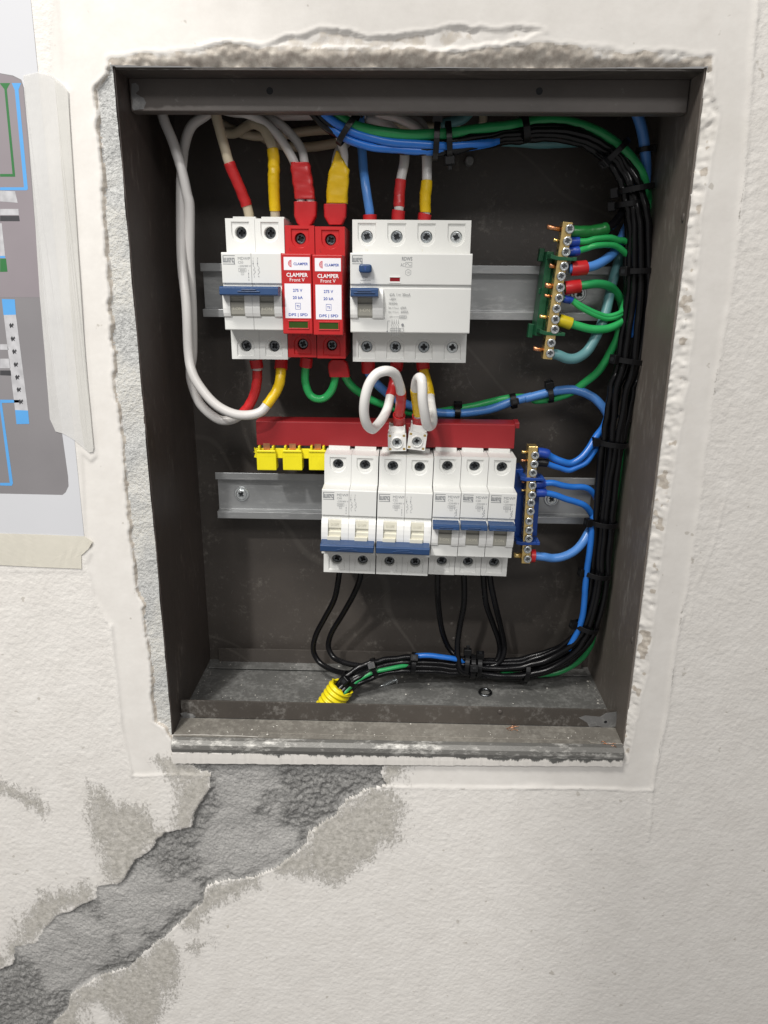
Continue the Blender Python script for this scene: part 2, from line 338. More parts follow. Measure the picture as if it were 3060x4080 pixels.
def weg_logo(mb, x, z, w, h, y):          # square lettering between two rules, the left rule joining the w
    t = h*.085; k = w/7.4
    bar(mb, x, z, x+w, z, t, y); bar(mb, x, z-h, x+w, z-h, t, y); bar(mb, x+t/2, z, x+t/2, z-h*.80, t*1.2, y-.004)
    a, b = z-h*.24, z-h*.80; T = h*.12
    xw = x+.9*k
    for q in (0, .95, 1.9): bar(mb, xw+q*k, a, xw+q*k, b, T, y-.008)
    bar(mb, x, b+T/2, xw+1.9*k, b+T/2, T, y-.012)
    xe = xw+2.75*k; m_ = (a+b)/2
    bar(mb, xe, a, xe, b, T, y-.008); bar(mb, xe, a-T/2, xe+1.25*k, a-T/2, T, y-.012); bar(mb, xe, b+T/2, xe+1.3*k, b+T/2, T, y-.014); bar(mb, xe, m_, xe+1.25*k, m_, T*.9, y-.016); bar(mb, xe+1.25*k, a, xe+1.25*k, m_-T*.4, T, y-.010)
    xg = xe+2.1*k
    bar(mb, xg, a, xg, b, T, y-.008); bar(mb, xg, a-T/2, xg+1.15*k, a-T/2, T, y-.012); bar(mb, xg, b+T/2, xg+1.15*k, b+T/2, T, y-.014); bar(mb, xg+1.15*k, a, xg+1.15*k, z-h, T, y-.010)

# ---------------------------------------------------------------- tubes
def catmull(pts, sub=8):
    p = [np.array(q, float) for q in pts]; p = [2*p[0]-p[1]]+p+[2*p[-1]-p[-2]]; out = []; T = []
    for i in range(1, len(p)-2):
        for k in range(sub):
            t = k/sub
            a, b, c, d = p[i-1], p[i], p[i+1], p[i+2]
            out.append(.5*((2*b)+(-a+c)*t+(2*a-5*b+4*c-d)*t*t+(-a+3*b-3*c+d)*t**3)); T.append(i-1+t)
    out.append(p[-2]); T.append(len(p)-3.0)
    return np.array(out), np.array(T)
def tube_rings(path, rad, n=12, flat=None):
    t = np.gradient(path, axis=0); t /= np.linalg.norm(t, axis=1)[:, None]+1e-12
    u = np.cross(t[0], [0, 0, 1.0]) if abs(t[0][2]) < .9 else np.cross(t[0], [1.0, 0, 0]); u /= np.linalg.norm(u); R_ = []
    for i in range(len(path)):
        u = u-t[i]*(u@t[i]); u /= np.linalg.norm(u); w = np.cross(t[i], u); r = rad[i] if hasattr(rad, '__len__') else rad
        R_.append([path[i]+r*(math.cos(2*math.pi*k/n)*u+math.sin(2*math.pi*k/n)*w) for k in range(n)])
    return R_
def wire(label, mat, r, pts, sleeves=(), group=None, name='wire', cat='wire', sub=8):
    """pts: world points. sleeves: (t0, t1, kind, radius factor, part name) along the control points"""
    rj = np.random.default_rng(len(label)*7+len(pts)); pts = [pts[0], pts[1]]+[np.array(p)+rj.normal(0, .28, 3) for p in pts[2:-2]]+[pts[-2], pts[-1]]
    path, T = catmull(pts, sub)
    mb = MB(); mb.rings(tube_rings(path, r, 14), cap0=True, cap1=True)
    if not sleeves:
        return tag(mb.build(name, mat), label, cat, group)
    root = thing(name, label, cat, pts[0], group=group)
    off = [-c for c in pts[0]]
    mb.build('insulation', mat, root, at=off)
    for sl in sleeves:
        t0, t1, sm, fac, nm = sl[:5]
        tt = np.linspace(t0, t1, max(10, int(20*(t1-t0))))
        pp = np.array([[np.interp(q, T, path[:, k]) for k in range(3)] for q in tt])
        if 'tape' in nm:
            ph = random.uniform(0, 9); n = 20; sa = np.concatenate([[0], np.cumsum(np.linalg.norm(np.diff(pp, axis=0), axis=1))]); pit = random.uniform(5.5, 8.5); amp = .05 if fac < 1.1 else .12
            rg0 = tube_rings(pp, 1.0, n); rg = []
            for i in range(len(tt)):
                row = []
                for k in range(n):
                    q = 2*math.pi*k/n; h_ = ((sa[i]/pit+q/6.283*1.0+.35*math.sin(q+ph)+.2*math.sin(sa[i]*.31+ph)) % 1.0)
                    rr = r*(fac+amp*(h_ if h_ < .85 else (1-h_)*5.6)*(.6+.4*math.sin(sa[i]*.17+ph*3))+.02*math.sin(q*3+sa[i]*.9+ph))
                    row.append(pp[i]+(rg0[i][k]-pp[i])*rr)
                rg.append(row)
            m2 = MB(); m2.rings(rg, cap0=True, cap1=True)
        else:
            m2 = MB(); rg = tube_rings(pp, r*fac, 18); m2.rings(rg, cap0=False, cap1=False)
            ri = tube_rings(pp, r*fac*.86, 18); m2.rings(ri); m2.rings([rg[0], ri[0]], smooth=False); m2.rings([rg[-1], ri[-1]], smooth=False)
        m2.build(nm, sm, root, at=off)
    return root
def pts(*a): return [P(*q) for q in a]
def V(v, *l): return [P(v, *q) for q in l]

# ================================================================ THE WALL (one height field, cut into wall, cement fill and filler strip)
WY = -4.0
def vnoise(x, z, s, seed):
    r = np.random.default_rng(seed); n = 512; tab = r.random((n, n))
    a, b = x/s, z/s; i = np.floor(a).astype(int); j = np.floor(b).astype(int); u = a-i; w = b-j; u = u*u*(3-2*u); w = w*w*(3-2*w)
    g = lambda p, q: tab[p % n, q % n]
    return (g(i, j)*(1-u)+g(i+1, j)*u)*(1-w)+(g(i, j+1)*(1-u)+g(i+1, j+1)*u)*w-.5
def fbm(x, z, s, o=4, seed=1, g=.5): return sum(vnoise(x, z, s/2**k, seed+k)*g**k for k in range(o))
def sdist(x, z, poly):                     # signed distance, positive inside
    P_ = np.array(poly, float); ins = np.zeros(x.shape, bool); d = np.full(x.shape, 1e9)
    for k in range(len(P_)):
        ax, az = P_[k]; bx, bz = P_[(k+1) % len(P_)]
        ex, ez = bx-ax, bz-az; l = ex*ex+ez*ez+1e-9
        t = np.clip(((x-ax)*ex+(z-az)*ez)/l, 0, 1); d = np.minimum(d, (x-ax-t*ex)**2+(z-az-t*ez)**2)
        c = ((az > z) != (bz > z)); xi = ax+(z-az)*ex/(ez if abs(ez) > 1e-9 else 1e-9); ins ^= c & (x < xi)
    d = np.sqrt(d); return np.where(ins, d, -d)
def sm(a, b, x): t = np.clip((x-a)/(b-a), 0, 1); return t*t*(3-2*t)
def poly2(v, l, Y=WY): return [(p[0], p[2]) for p in PL(v, l, Y)]
X0, X1, Z0, Z1 = -.7, 312.7, -1.2, 410.4
left = X0-np.arange(220, 0, -1)*1.02; mid_ = np.linspace(X0, X1, 312); right = X1+np.arange(1, 190)*1.02
low = Z0-np.arange(330, 0, -1)*1.0; mz = np.linspace(Z0, Z1, 410); top = Z1+np.arange(1, 86)*1.0
gx = np.concatenate([left, mid_, right]); gz = np.concatenate([low, mz, top])
X, Z = np.meshgrid(gx, gz, indexing='ij')
wx = X+fbm(X, Z, 9, 4, 20, .66)*1.9; wz = Z+fbm(X, Z, 9, 4, 30, .66)*1.9      # warped coordinates: ragged edges
edge = poly2('d', [(232,122),(227,160),(203,186),(206,260),(214,330),(220,450),(228,560),(238,720),(248,850),(262,960),(270,1080),(290,1255),(305,1310),(318,1420),(326,1500),(330,1560),(352,1572),(368,1606),(374,1640),
                   (1350,1650),(1368,1600),(1372,1560),(1398,1440),(1412,1330),(1428,1200),(1445,1080),(1462,960),(1478,850),(1492,740),(1503,600),(1512,480),(1522,400),(1536,330),(1548,250),(1540,180),(1545,118),(1480,116),(1430,112),(1350,112),(1250,100),(1180,94),(1100,94),(1000,108),(900,104),(820,100),(720,103),(620,98),(560,104),(500,92),(440,100),(400,108),(300,116)])
D = sdist(wx, wz, edge)
skim = poly2('d', [(118,-60),(112,160),(150,560),(176,1170),(205,1290),(240,1350),(262,1560),(285,1675),(430,1672),(830,1698),(1120,1703),(1408,1706),(1440,1540),(1470,1340),(1500,1150),(1533,900),(1560,740),(1592,560),(1612,300),(1640,-60)])
K = sdist(X+fbm(X, Z, 20, 3, 55)*1.6, Z+fbm(X, Z, 20, 3, 59)*1.6, skim)
chase = poly2('y4', [(700,130),(760,150),(818,180),(815,230),(775,300),(740,390),(640,405),(580,480),(530,510),(490,570),(455,615),(375,615),(372,665),(290,705),(210,740),(130,840),(60,850),(50,920),(0,945),(-60,980),(-160,1060),(-160,1300),(120,1300),(205,1152),(262,1090),(270,1040),(380,970),(500,930),(600,840),(690,770),(790,680),(800,622),(880,590),(990,585),(1090,540),(1190,450),(1200,412),(1300,340),(1350,280),(1440,235),(1510,226),(1480,180),(1500,130)])
Cd = sdist(wx, wz, chase)
g_ = rng.normal(0, 1, X.shape); gk = g_.copy()
for ax_ in (0, 1): gk = (np.roll(gk, 1, ax_)+2*gk+np.roll(gk, -1, ax_))/4
grit = gk/gk.std()
H = np.full(X.shape, WY)
tex = sm(-1.5, 1.5, -K)                                            # 1 outside the skimmed band
low_mask = sm(150, -60, Z)
H += fbm(X, Z, 90, 2, 3)*.6
H += tex*(fbm(X, Z, 2.4, 2, 8, .6)*.17+grit*.025+fbm(X, Z, 12, 2, 9)*.04) + (1-tex)*fbm(X, Z, 9, 3, 12)*.10
H += .12*tex*np.sin(X*.9+fbm(X, Z, 30, 2, 5)*6)*sm(0, 14, np.minimum(-K, 16))*0
ridge = np.exp(-((K+.3)/.8)**2)*(.30+.9*np.clip(vnoise(X, Z, 14, 61)+.25, 0, 1))
H -= ridge*.6
H += .35*(1-tex)*sm(0, 3, K)                                        # skim sits slightly lower than the ridge
# long tear in the paint above the opening and a drip line at lower right
def line_field(v, l, Y=WY):
    q = np.array(poly2(v, l, Y)); d = np.full(X.shape, 1e9)
    for k in range(len(q)-1):
        ax, az = q[k]; bx, bz = q[k+1]; ex, ez = bx-ax, bz-az; t = np.clip(((X-ax)*ex+(Z-az)*ez)/(ex*ex+ez*ez+1e-9), 0, 1); d = np.minimum(d, np.hypot(X-ax-t*ex, Z-az-t*ez))
    return d
tear = poly2('d', [(430,104),(490,92),(560,100),(600,88),(650,74),(690,60),(740,66),(800,78),(880,72),(960,58),(1010,54),(1070,66),(1130,52),(1180,70),(1100,90),(1000,104),(700,104)])
Tm = sdist(wx, wz, tear); H += sm(-.2, 1.4, Tm)*(1.1+fbm(X, Z, 7, 3, 77)*.8) - np.exp(-((Tm+.6)/.7)**2)*.35
for l, hgt, w in (([(1400,1815),(1405,1760),(1410,1700)], .8, 1.3), ([(1575,1040),(1540,1180),(1502,1270),(1490,1340)], .5, .8), ([(1120,1700),(1190,1697)], .5, 2.0), ([(285,1675),(262,1560),(240,1350)], .6, .9), ([(1408,1706),(1440,1540),(1458,1400),(1475,1330)], .9, .9),
                  ([(1330,1706),(1200,1702),(900,1698)], .35, .7), ([(115,180),(140,420),(150,560)], .6, .8), ([(1635,0),(1612,300),(1598,520)], .6, 1.2), ([(395,1385),(500,1392),(620,1400)], .0, .7)):
    d = line_field('d', l); H -= hgt*np.exp(-(d/w)**2)*(.7+.8*vnoise(X, Z, 9, 70))
# broken plaster towards the steel box
side_l = sm(30, 0, X); side_r = sm(285, 300, X)*sm(412, 408, Z); topm = sm(408, 411, Z)
inn = sm(-.3, 1.3, D)
tgt = np.full(X.shape, 3.0)
tgt = np.where(X < 60, -1.4+fbm(X, Z, 20, 2, 90)*1.4+fbm(X, Z, 3, 2, 91)*.45, tgt)
tgt = np.where(X > 290, -2.4+2.8*sm(0, 8, D)+fbm(X, Z, 4.5, 3, 95)*1.1+grit*.28, tgt)
tgt = np.where((Z > 409) & (X > -6), -3.2+4.4*sm(2, 10, D)+fbm(X, Z, 5, 3, 99)*.7+grit*.22, tgt)
H = np.where(D > -1.5, H*(1-inn)+tgt*inn, H)
H -= np.exp(-((D+.9)/.8)**2)*.25
# diagonal chase filled with cement
ci = sm(-.4, 1.6, Cd)
rough = sm(-.13, .13, fbm(X, Z, 46, 4, 40)+.07+.16*sm(.0, 8, 9-Cd)-.02)
smooth1 = sdist(X, Z, poly2('y4', [(830,160),(1070,150),(1090,240),(1030,260),(980,330),(1060,430),(1000,510),(860,520),(760,480),(850,300)])); rough = rough*(1-sm(-4, 4, smooth1))
rg2 = sdist(X, Z, poly2('y4', [(1080,250),(1150,190),(1440,180),(1380,270),(1190,410),(1090,400)])); rough = np.maximum(rough, sm(-4, 4, rg2))
hc = -2.4+fbm(X, Z, 40, 3, 44)*4.2 + rough*(fbm(X, Z, 7, 3, 48, .6)*1.4+grit*.50) + (1-rough)*grit*.16
hc = hc+1.0*sm(9, 0, Cd)
H = np.where(Cd > -1.5, H*(1-ci)+hc*ci, H)
H -= np.exp(-((Cd+1.0)/.9)**2)*.12
H = np.minimum(H, 9)
cov = np.maximum(sdist(X, Z, poly2('d', [(50,163),(108,158),(150,196),(172,600),(205,985),(196,994),(135,936),(60,400)])), sdist(X, Z, poly2('d', [(-300,-200),(122,-200),(120,0),(150,420),(182,1170),(195,1195),(178,1235),(-300,1230)])))
H = np.where(cov > -2, H*(1-sm(-2, 0, cov))-4.15*sm(-2, 0, cov)+sm(-2, 0, cov)*fbm(X, Z, 30, 2, 130)*.12, H)
# masks
st = np.zeros(X.shape)
for v, l in (('y4', [(355,225),(430,240),(480,310),(560,330),(600,400),(640,410),(560,490),(500,600),(440,610),(400,500),(380,400)]), ('y4', [(690,260),(700,200),(830,150),(825,230),(740,390),(680,385)]),
             ('y4', [(180,650),(360,630),(372,665),(210,740),(130,840),(60,850),(90,760)]), ('y4', [(0,870),(60,850),(50,920),(0,945),(-60,980),(-60,900)]), ('y4', [(1340,290),(1440,235),(1530,245),(1580,320),(1570,440),(1470,480),(1370,540),(1290,600),(1230,590),(1150,570),(1080,548),(1190,450),(1200,412)]),
             ('y4', [(1000,575),(880,590),(800,640),(700,762),(720,770),(800,730),(900,650),(990,615)]), ('y4', [(500,930),(600,840),(670,830),(690,960),(640,1080),(600,1200),(480,1160),(400,1080),(330,1060),(310,1200),(120,1300),(205,1152),(265,1050),(380,970)]),
             ('y4', [(0,220),(100,255),(165,325),(100,290),(0,235)]), ('y5', [(430,1500),(560,1540),(700,1560),(780,1640),(760,1720),(600,1700),(470,1600),(400,1530)]), ('y4', [(730,850),(800,835),(790,842),(735,855)]), ('y4', [(1500,140),(1600,140),(1560,180),(1500,210)])):
    q = sdist(wx, wz, poly2(v, l)); st = np.maximum(st, sm(-15, 14, q+fbm(X, Z, 12, 3, 120)*7))
st = np.maximum(st, .5*sm(0, 1, 1-np.abs(K+.2)/1.0)*sm(.02, .3, vnoise(X, Z, 18, 81))*(X > 200))
st = np.maximum(st, .42*sm(60, -10, np.hypot(X-40, Z+60)-10)*sm(.12, .35, fbm(X, Z, 9, 3, 83)))
br = np.clip(np.where(D > -1, sm(-.6, .8, D), 0), 0, 1)
br = np.where((X > 290) & (Z < 408), br*sm(.18, .42, fbm(X, Z, 6, 3, 85)), br)
br = np.where((X < 60) & (Z < 409), br*sm(2.4, 1.2, D+fbm(X, Z, 8, 3, 87)*2.2), br)
br = np.where((Z >= 409) & (X > -6), br*(.68+.6*sm(1.0, 8, D)+.7*fbm(X, Z, 9, 3, 86)), br)
br = np.maximum(br, sm(0, 2, Tm)*.55*sm(-.1, .25, fbm(X, Z, 8, 3, 88)))
NX, NZ = X.shape
fi, fj = np.meshgrid(np.arange(NX-1), np.arange(NZ-1), indexing='ij')
cxm = (X[:-1, :-1]+X[1:, 1:])/2; czm = (Z[:-1, :-1]+Z[1:, 1:])/2
hole = (cxm > X0) & (cxm < X1) & (czm > Z0) & (czm < Z1)
Dm = (D[:-1, :-1]+D[1:, 1:])/2; Cm = (Cd[:-1, :-1]+Cd[1:, 1:])/2
is_fill = (~hole) & (Cm > .2) & (czm < Z0)
is_strip = (~hole) & (Dm > 1.4) & (cxm < X0) & (~is_fill)
is_wall = (~hole) & (~is_fill) & (~is_strip)
attr = np.stack([st, br, tex, np.ones_like(st)], -1)
attr_c = np.stack([1-rough, np.zeros_like(st), tex, np.ones_like(st)], -1)
attr_s = np.stack([sm(-.1, .3, fbm(X, Z, 30, 3, 101)), np.zeros_like(st), tex, np.ones_like(st)], -1)
def grid_obj(name, mask, att, mat):
    I, J = fi[mask], fj[mask]; q = np.stack([I*NZ+J, (I+1)*NZ+J, (I+1)*NZ+J+1, I*NZ+J+1], -1)
    used, inv = np.unique(q.ravel(), return_inverse=True)
    co = np.stack([X, H, Z], -1).reshape(-1, 3)[used]*S
    me = bpy.data.meshes.new(name); nf = len(q)
    me.vertices.add(len(used)); me.vertices.foreach_set('co', co.astype(np.float32).ravel())
    me.loops.add(nf*4); me.loops.foreach_set('vertex_index', inv.astype(np.int32).ravel())
    me.polygons.add(nf); me.polygons.foreach_set('loop_start', np.arange(0, nf*4, 4, dtype=np.int32)); me.polygons.foreach_set('loop_total', np.full(nf, 4, np.int32))
    me.update(calc_edges=True); me.polygons.foreach_set('use_smooth', np.ones(nf, bool))
    ca = me.color_attributes.new('zone', 'FLOAT_COLOR', 'POINT'); ca.data.foreach_set('color', att.reshape(-1, 4)[used].astype(np.float32).ravel())
    me.materials.append(M[mat]); o = bpy.data.objects.new(name, me); COL.objects.link(o); return o
w_ = grid_obj('wall', is_wall, attr, 'wall_paint'); tag(w_, kind='structure', label='off-white painted plaster wall with a smooth skimmed band round the opening')
c_ = grid_obj('cement_patch', is_fill, attr_c, 'cement'); tag(c_, kind='structure', label='rough grey cement filling the diagonal chase below the box')
f_ = grid_obj('filler_strip', is_strip, attr_s, 'filler'); tag(f_, kind='structure', label='pale grey filler strip along the left edge of the box')

# ================================================================ THE STEEL BOX
box = thing('electrical_box', 'dark steel wall box sunk in the plaster, open at the front', 'electrical box', (156, 50, 0))
OB = (-156, -50, 0)
def bp_(mb, name, mat, bevel=0, label=None):
    o = mb.build(name, mat, box, bevel=bevel, at=OB)
    if label: o['label'] = label
    return o
BY = 104
bp_(MB().box(-1, 313, BY, BY+1.2, -2, 411), 'back_panel', 'painted_steel')
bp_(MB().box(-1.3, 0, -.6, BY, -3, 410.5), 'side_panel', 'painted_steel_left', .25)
bp_(MB().box(312, 313.3, -.6, BY, -3, 410.5), 'side_panel', 'painted_steel_side_lit', .25)
bp_(MB().box(0, 312, .6, BY, 409, 410.2), 'top_panel', 'painted_steel')
bp_(MB().box(0, 312, 19.3, BY, -1.2, 0), 'bottom_panel', 'dusty_floor')
bp_(MB().prism([(18, 409), (18, 392.8), (19.2, 392.2), (26, 392.2), (26, 393.2), (19.5, 393.4), (19.5, 409)], .8, 311.4), 'top_lip', 'lip_steel', .3)
bp_(MB().prism([(18, 0), (18, 13.9), (19.2, 13.9), (19.2, 0)], .8, 311.0), 'bottom_lip', 'lip_rusty', .2)
bp_(MB().prism([(-2.0, -1.6), (18, -.4), (18, -1.4), (-2.0, -2.6)], .3, 311.8), 'front_channel', 'dusty_channel')
bp_(MB().prism([(97, 1.2), (97, 14.0), (98.0, 14.0), (98, 2.2), (98, 1.1)], 9, 305), 'rear_flange', 'painted_steel', .15)
bp_(MB().prism([(86.5, 2.2), (97.0, 2.2), (97, 1.4), (86.5, 1.4)], 3, 308), 'rear_ledge', 'dusty_floor', .15)
bp_(MB().prism([(-2.4, -2.3), (-5.2, -3.2), (-7.6, -5.6), (-8.2, -8.5), (-7.2, -11.5), (-6, -12), (-6, -11.2), (-6.8, -8.5), (-6.4, -6.4), (-4.8, -4.4), (-2.2, -3.6)], 0.2, 311.4, (0, 2.2)), 'rolled_sill', 'galvanised_roll', .3)
sill = MB(); nseg = 150
rs = []
for i in range(nseg+1):
    x = .2+311.2*i/nseg; u = i/nseg; zt = -11.6+3.6*u+random.uniform(-.45, .35); zb = -21.4+6.2*u+random.uniform(-.25, .25); yy = -6.9+random.uniform(-.2, .2)
    rs.append([(x, yy+.7, zt+.2), (x, yy, zt-.9), (x, yy-.1, (zt+zb)/2), (x, yy, zb+.4), (x, yy+.8, zb), (x, yy+2.2, zb), (x, yy+2.2, zt)])
sill.rings(rs, smooth=False, cap0=True, cap1=True)
m, N, L, b = nodes('painted_flange')
tc = N.new('ShaderNodeTexCoord'); n1 = N.new('ShaderNodeTexNoise'); n1.inputs['Scale'].default_value = 90; n1.inputs['Detail'].default_value = 8; n1.inputs['Roughness'].default_value = .75
mp = N.new('ShaderNodeMapping'); mp.inputs['Scale'].default_value = (1, 1, .45); L.new(tc.outputs['Object'], mp.inputs['Vector']); L.new(mp.outputs['Vector'], n1.inputs['Vector'])
sx = N.new('ShaderNodeSeparateXYZ'); L.new(tc.outputs['Object'], sx.inputs['Vector'])
mr = N.new('ShaderNodeMapRange'); L.new(sx.outputs['Z'], mr.inputs['Value']); mr.inputs['From Min'].default_value = -.0155; mr.inputs['From Max'].default_value = -.0095; mr.inputs['To Min'].default_value = -.22; mr.inputs['To Max'].default_value = .12
ad = N.new('ShaderNodeMath'); ad.operation = 'ADD'; L.new(n1.outputs['Fac'], ad.inputs[0]); L.new(mr.outputs['Result'], ad.inputs[1])
r1 = N.new('ShaderNodeMapRange'); r1.inputs['From Min'].default_value = .50; r1.inputs['From Max'].default_value = .57; L.new(ad.outputs['Value'], r1.inputs['Value'])
L.new(cmix(N, L, r1.outputs['Result'], (.68, .655, .62), (.10, .10, .095)), b.inputs['Base Color']); b.inputs['Roughness'].default_value = .6
bmp = N.new('ShaderNodeBump'); bmp.inputs['Strength'].default_value = .6; bmp.inputs['Distance'].default_value = .0008; L.new(n1.outputs['Fac'], bmp.inputs['Height']); L.new(bmp.outputs['Normal'], b.inputs['Normal'])
bp_(sill, 'painted_flange', 'painted_flange')
def worn(v, l, Y, mat, dy=.08):
    q = PL(v, l, Y-dy); mb_ = MB(); mb_.plate([(p[0], p[2]) for p in q], Y-dy, Y+.05); bp_(mb_, 'worn_patch', mat)
worn('z1', [(275,290),(300,284),(318,300),(322,330),(300,350),(330,370),(352,380),(366,410),(352,448),(320,452),(290,458),(278,440),(282,400),(272,360)], 18, 'worn_steel')
worn('z8', [(1370,722),(1400,712),(1470,718),(1500,700),(1548,694),(1550,735),(1545,765),(1500,770),(1460,762),(1420,766),(1408,745)], 18, 'worn_steel')
worn('y5', [(585,1185),(620,1175),(680,1190),(700,1210),(670,1222),(610,1216)], 18, 'worn_steel')
# screw holes, weld marks, stud
for v, x, y, Y, r in (('z1', 1145, 335, 17.85, 1.5), ('d', 1165, 197, 17.85, 1.5), ('y6', 208, 1063, 17.85, .9)):
    p = P(v, x, y, Y); h = MB(); h.rings([[(p[0]+r*k*math.cos(t*math.pi/8), yy, p[2]+r*k*math.sin(t*math.pi/8)) for t in range(16)] for k, yy in ((1.25, Y), (1, Y-.15), (.9, Y+.05))]); h.flat([(p[0]+r*.9*math.cos(t*math.pi/8), p[2]+r*.9*math.sin(t*math.pi/8)) for t in range(16)], Y+.02)
    bp_(h, 'screw_hole', 'dark_recess')
for v, x, y, Y, r in (('z2', 1250, 520, 96, 2.9),):
    p = P(v, x, y, Y); cy = MB(); cy.rings([[(p[0]+q*math.cos(t*math.pi/10), yy, p[2]+q*math.sin(t*math.pi/10)) for t in range(20)] for q, yy in ((r, BY), (r, Y+.8), (r*.85, Y), (r*.6, Y))], cap1=True); bp_(cy, 'stud', 'worn_steel')
for v, x, y in (('z8', 770, 280), ('z8', 780, 350), ('z8', 998, 695), ('y7', 545, 1475), ('y6', 400, 460)):
    if v == 'z8': p = P(v, x, y, 103.8 if y < 400 else 17.6); q = [(p[0], p[1], p[2])]
    else:
        o = VIEW[v]; dd = fw+rt*(o[0]+x*o[2]-1530)/FPX-up*(o[1]+y*o[2]-2040)/FPX; p = CAM+dd*(311.8-CAM[0])/dd[0]
    b_ = MB(); rr = []
    for k in range(6):
        a = k/5*math.pi/2; q = 1.7*math.cos(a)+.02
        if v == 'z8': rr.append([(p[0]+q*math.cos(t*math.pi/7)*(1+.2*math.sin(t*3)), p[1]-.9*math.sin(a)+.2, p[2]+q*math.sin(t*math.pi/7)) for t in range(14)])
        else: rr.append([(312.0-.9*math.sin(a), p[1]+q*math.cos(t*math.pi/7), p[2]+q*math.sin(t*math.pi/7)*1.5) for t in range(14)])
    b_.rings(rr); bp_(b_, 'weld_spot', 'lip_steel')

sc_ = MB(); r_ = random.Random(12)
for i in range(70):
    l = r_.uniform(3, 26); a = r_.choice([r_.gauss(1.1, .35), r_.gauss(2.0, .5), r_.uniform(0, 3.1)]); w = r_.uniform(.05, .13); x, z = r_.uniform(8, 300), r_.uniform(8, 260)
    if i < 34: n = 4; q = [(x+math.cos(a+.1*math.sin(k))*l*k/n, z+math.sin(a)*l*k/n) for k in range(n+1)]; 
    if i < 34: sc_.add([(p[0]+s_*w*math.sin(a)*math.sin(math.pi*(k+.3)/(n+.6)), BY-.04, p[1]-s_*w*math.cos(a)*math.sin(math.pi*(k+.3)/(n+.6))) for k, p in enumerate(q) for s_ in (-1, 1)], [(2*k, 2*k+1, 2*k+3, 2*k+2) for k in range(n)])
    else:
        X_ = r_.choice([.05, 311.95]); y = r_.uniform(5, 85); z = r_.uniform(10, 330); a = r_.gauss(2.2, .6)
        sc_.add([(X_, y, z), (X_, y+math.cos(a)*l*.5-w*math.sin(a), z+math.sin(a)*l*.5+w*math.cos(a)), (X_, y+math.cos(a)*l, z+math.sin(a)*l), (X_, y+math.cos(a)*l*.5+w*math.sin(a), z+math.sin(a)*l*.5-w*math.cos(a))], [(0, 1, 2, 3)])
o = bp_(sc_, 'scratches', 'scratch'); o['kind'] = 'stuff'
# ---------------------------------------------------------------- DIN rails
def din(name_label, zc, x0, x1, screws):
    t = thing('mounting_rail', name_label, 'rail', ((x0+x1)/2, 76, zc)); o_ = (-(x0+x1)/2, -76, -zc)
    h = 17.5; prof = [(76, h), (76, h-5.2), (82.4, h-5.6), (82.4, -h+5.6), (76, -h+5.2), (76, -h), (77, -h), (77, -h+4.3), (83.4, -h+4.7), (83.4, h-4.7), (77, h-4.3), (77, h)]
    m_ = MB(); n = len(prof); m_.prism([(a, b+zc) for a, b in prof], x0, x1); m_.build('rail_profile', 'galvanised_rail', t, at=o_, bevel=.3)
    for x in screws:
        k = MB(); k.rings([[(x+r*math.cos(q*math.pi/12), y, zc+r*math.sin(q*math.pi/12)) for q in range(24)] for r, y in ((5.6, 82.3), (5.5, 81.6), (5.0, 81.2), (3.4, 81.2))], smooth=False); k.build('washer', 'zinc_screw', t, at=o_)
        m1, d1 = screw_mb(x, zc, 3.9, 79.3, .9); k = m1.build('mounting_screw', 'zinc_screw', t, at=o_); d1.build('screw_recess', 'dark_recess', k)
    return t
din('upper galvanised rail carrying the earth leakage switch', 295, 19, 294, (274.5,))
din('lower galvanised rail with a cross-head screw at its left end', 150.2, 20.5, 296, (38, 267))

# ================================================================ BREAKERS
def terminal_face(mb, x0, x1, z0, z1, cx, cz, r, Y, up_, shape=True, ins=3.2):
    """face with a raised tongue of plastic round a screw shaft"""
    rect = [(x0, z0), (x1, z0), (x1, z1), (x0, z1)]; w = min(cx-x0, x1-cx)-ins; w = max(w, r+1.2)
    if up_: U = [(cx+w, z1-1.8), (cx+w, cz)]+arc(cx, cz, w, 0, -180, 14)[1:]+[(cx-w, z1-1.8)]
    else: U = [(cx-w, z0+1.8), (cx-w, cz)]+arc(cx, cz, w, 180, 0, 14)[1:]+[(cx+w, z0+1.8)]
    U2 = [(cx+(p[0]-cx)*.90, cz+(p[1]-cz)*.93) for p in U]
    A = angs([rect, U], cx, cz, 36)
    mk = lambda poly, y: [(ray_poly(poly, cx, cz, t)[0], y, ray_poly(poly, cx, cz, t)[1]) for t in A]
    cr = lambda rr, y: [(cx+rr*math.cos(t), y, cz+rr*math.sin(t)) for t in A]
    mb.rings([mk(rect, Y), mk(U, Y)], smooth=False); mb.rings([mk(U, Y), mk(U2, Y+.9)], smooth=False); mb.rings([mk(U2, Y+.9), cr(r*1.05, Y+.9)], smooth=False)
    mb.rings([cr(r*1.05, Y+.9), cr(r, Y+1.2), cr(r, Y+9)], smooth=True)
NY, SY, RY = 14.0, 29.0, 75.0
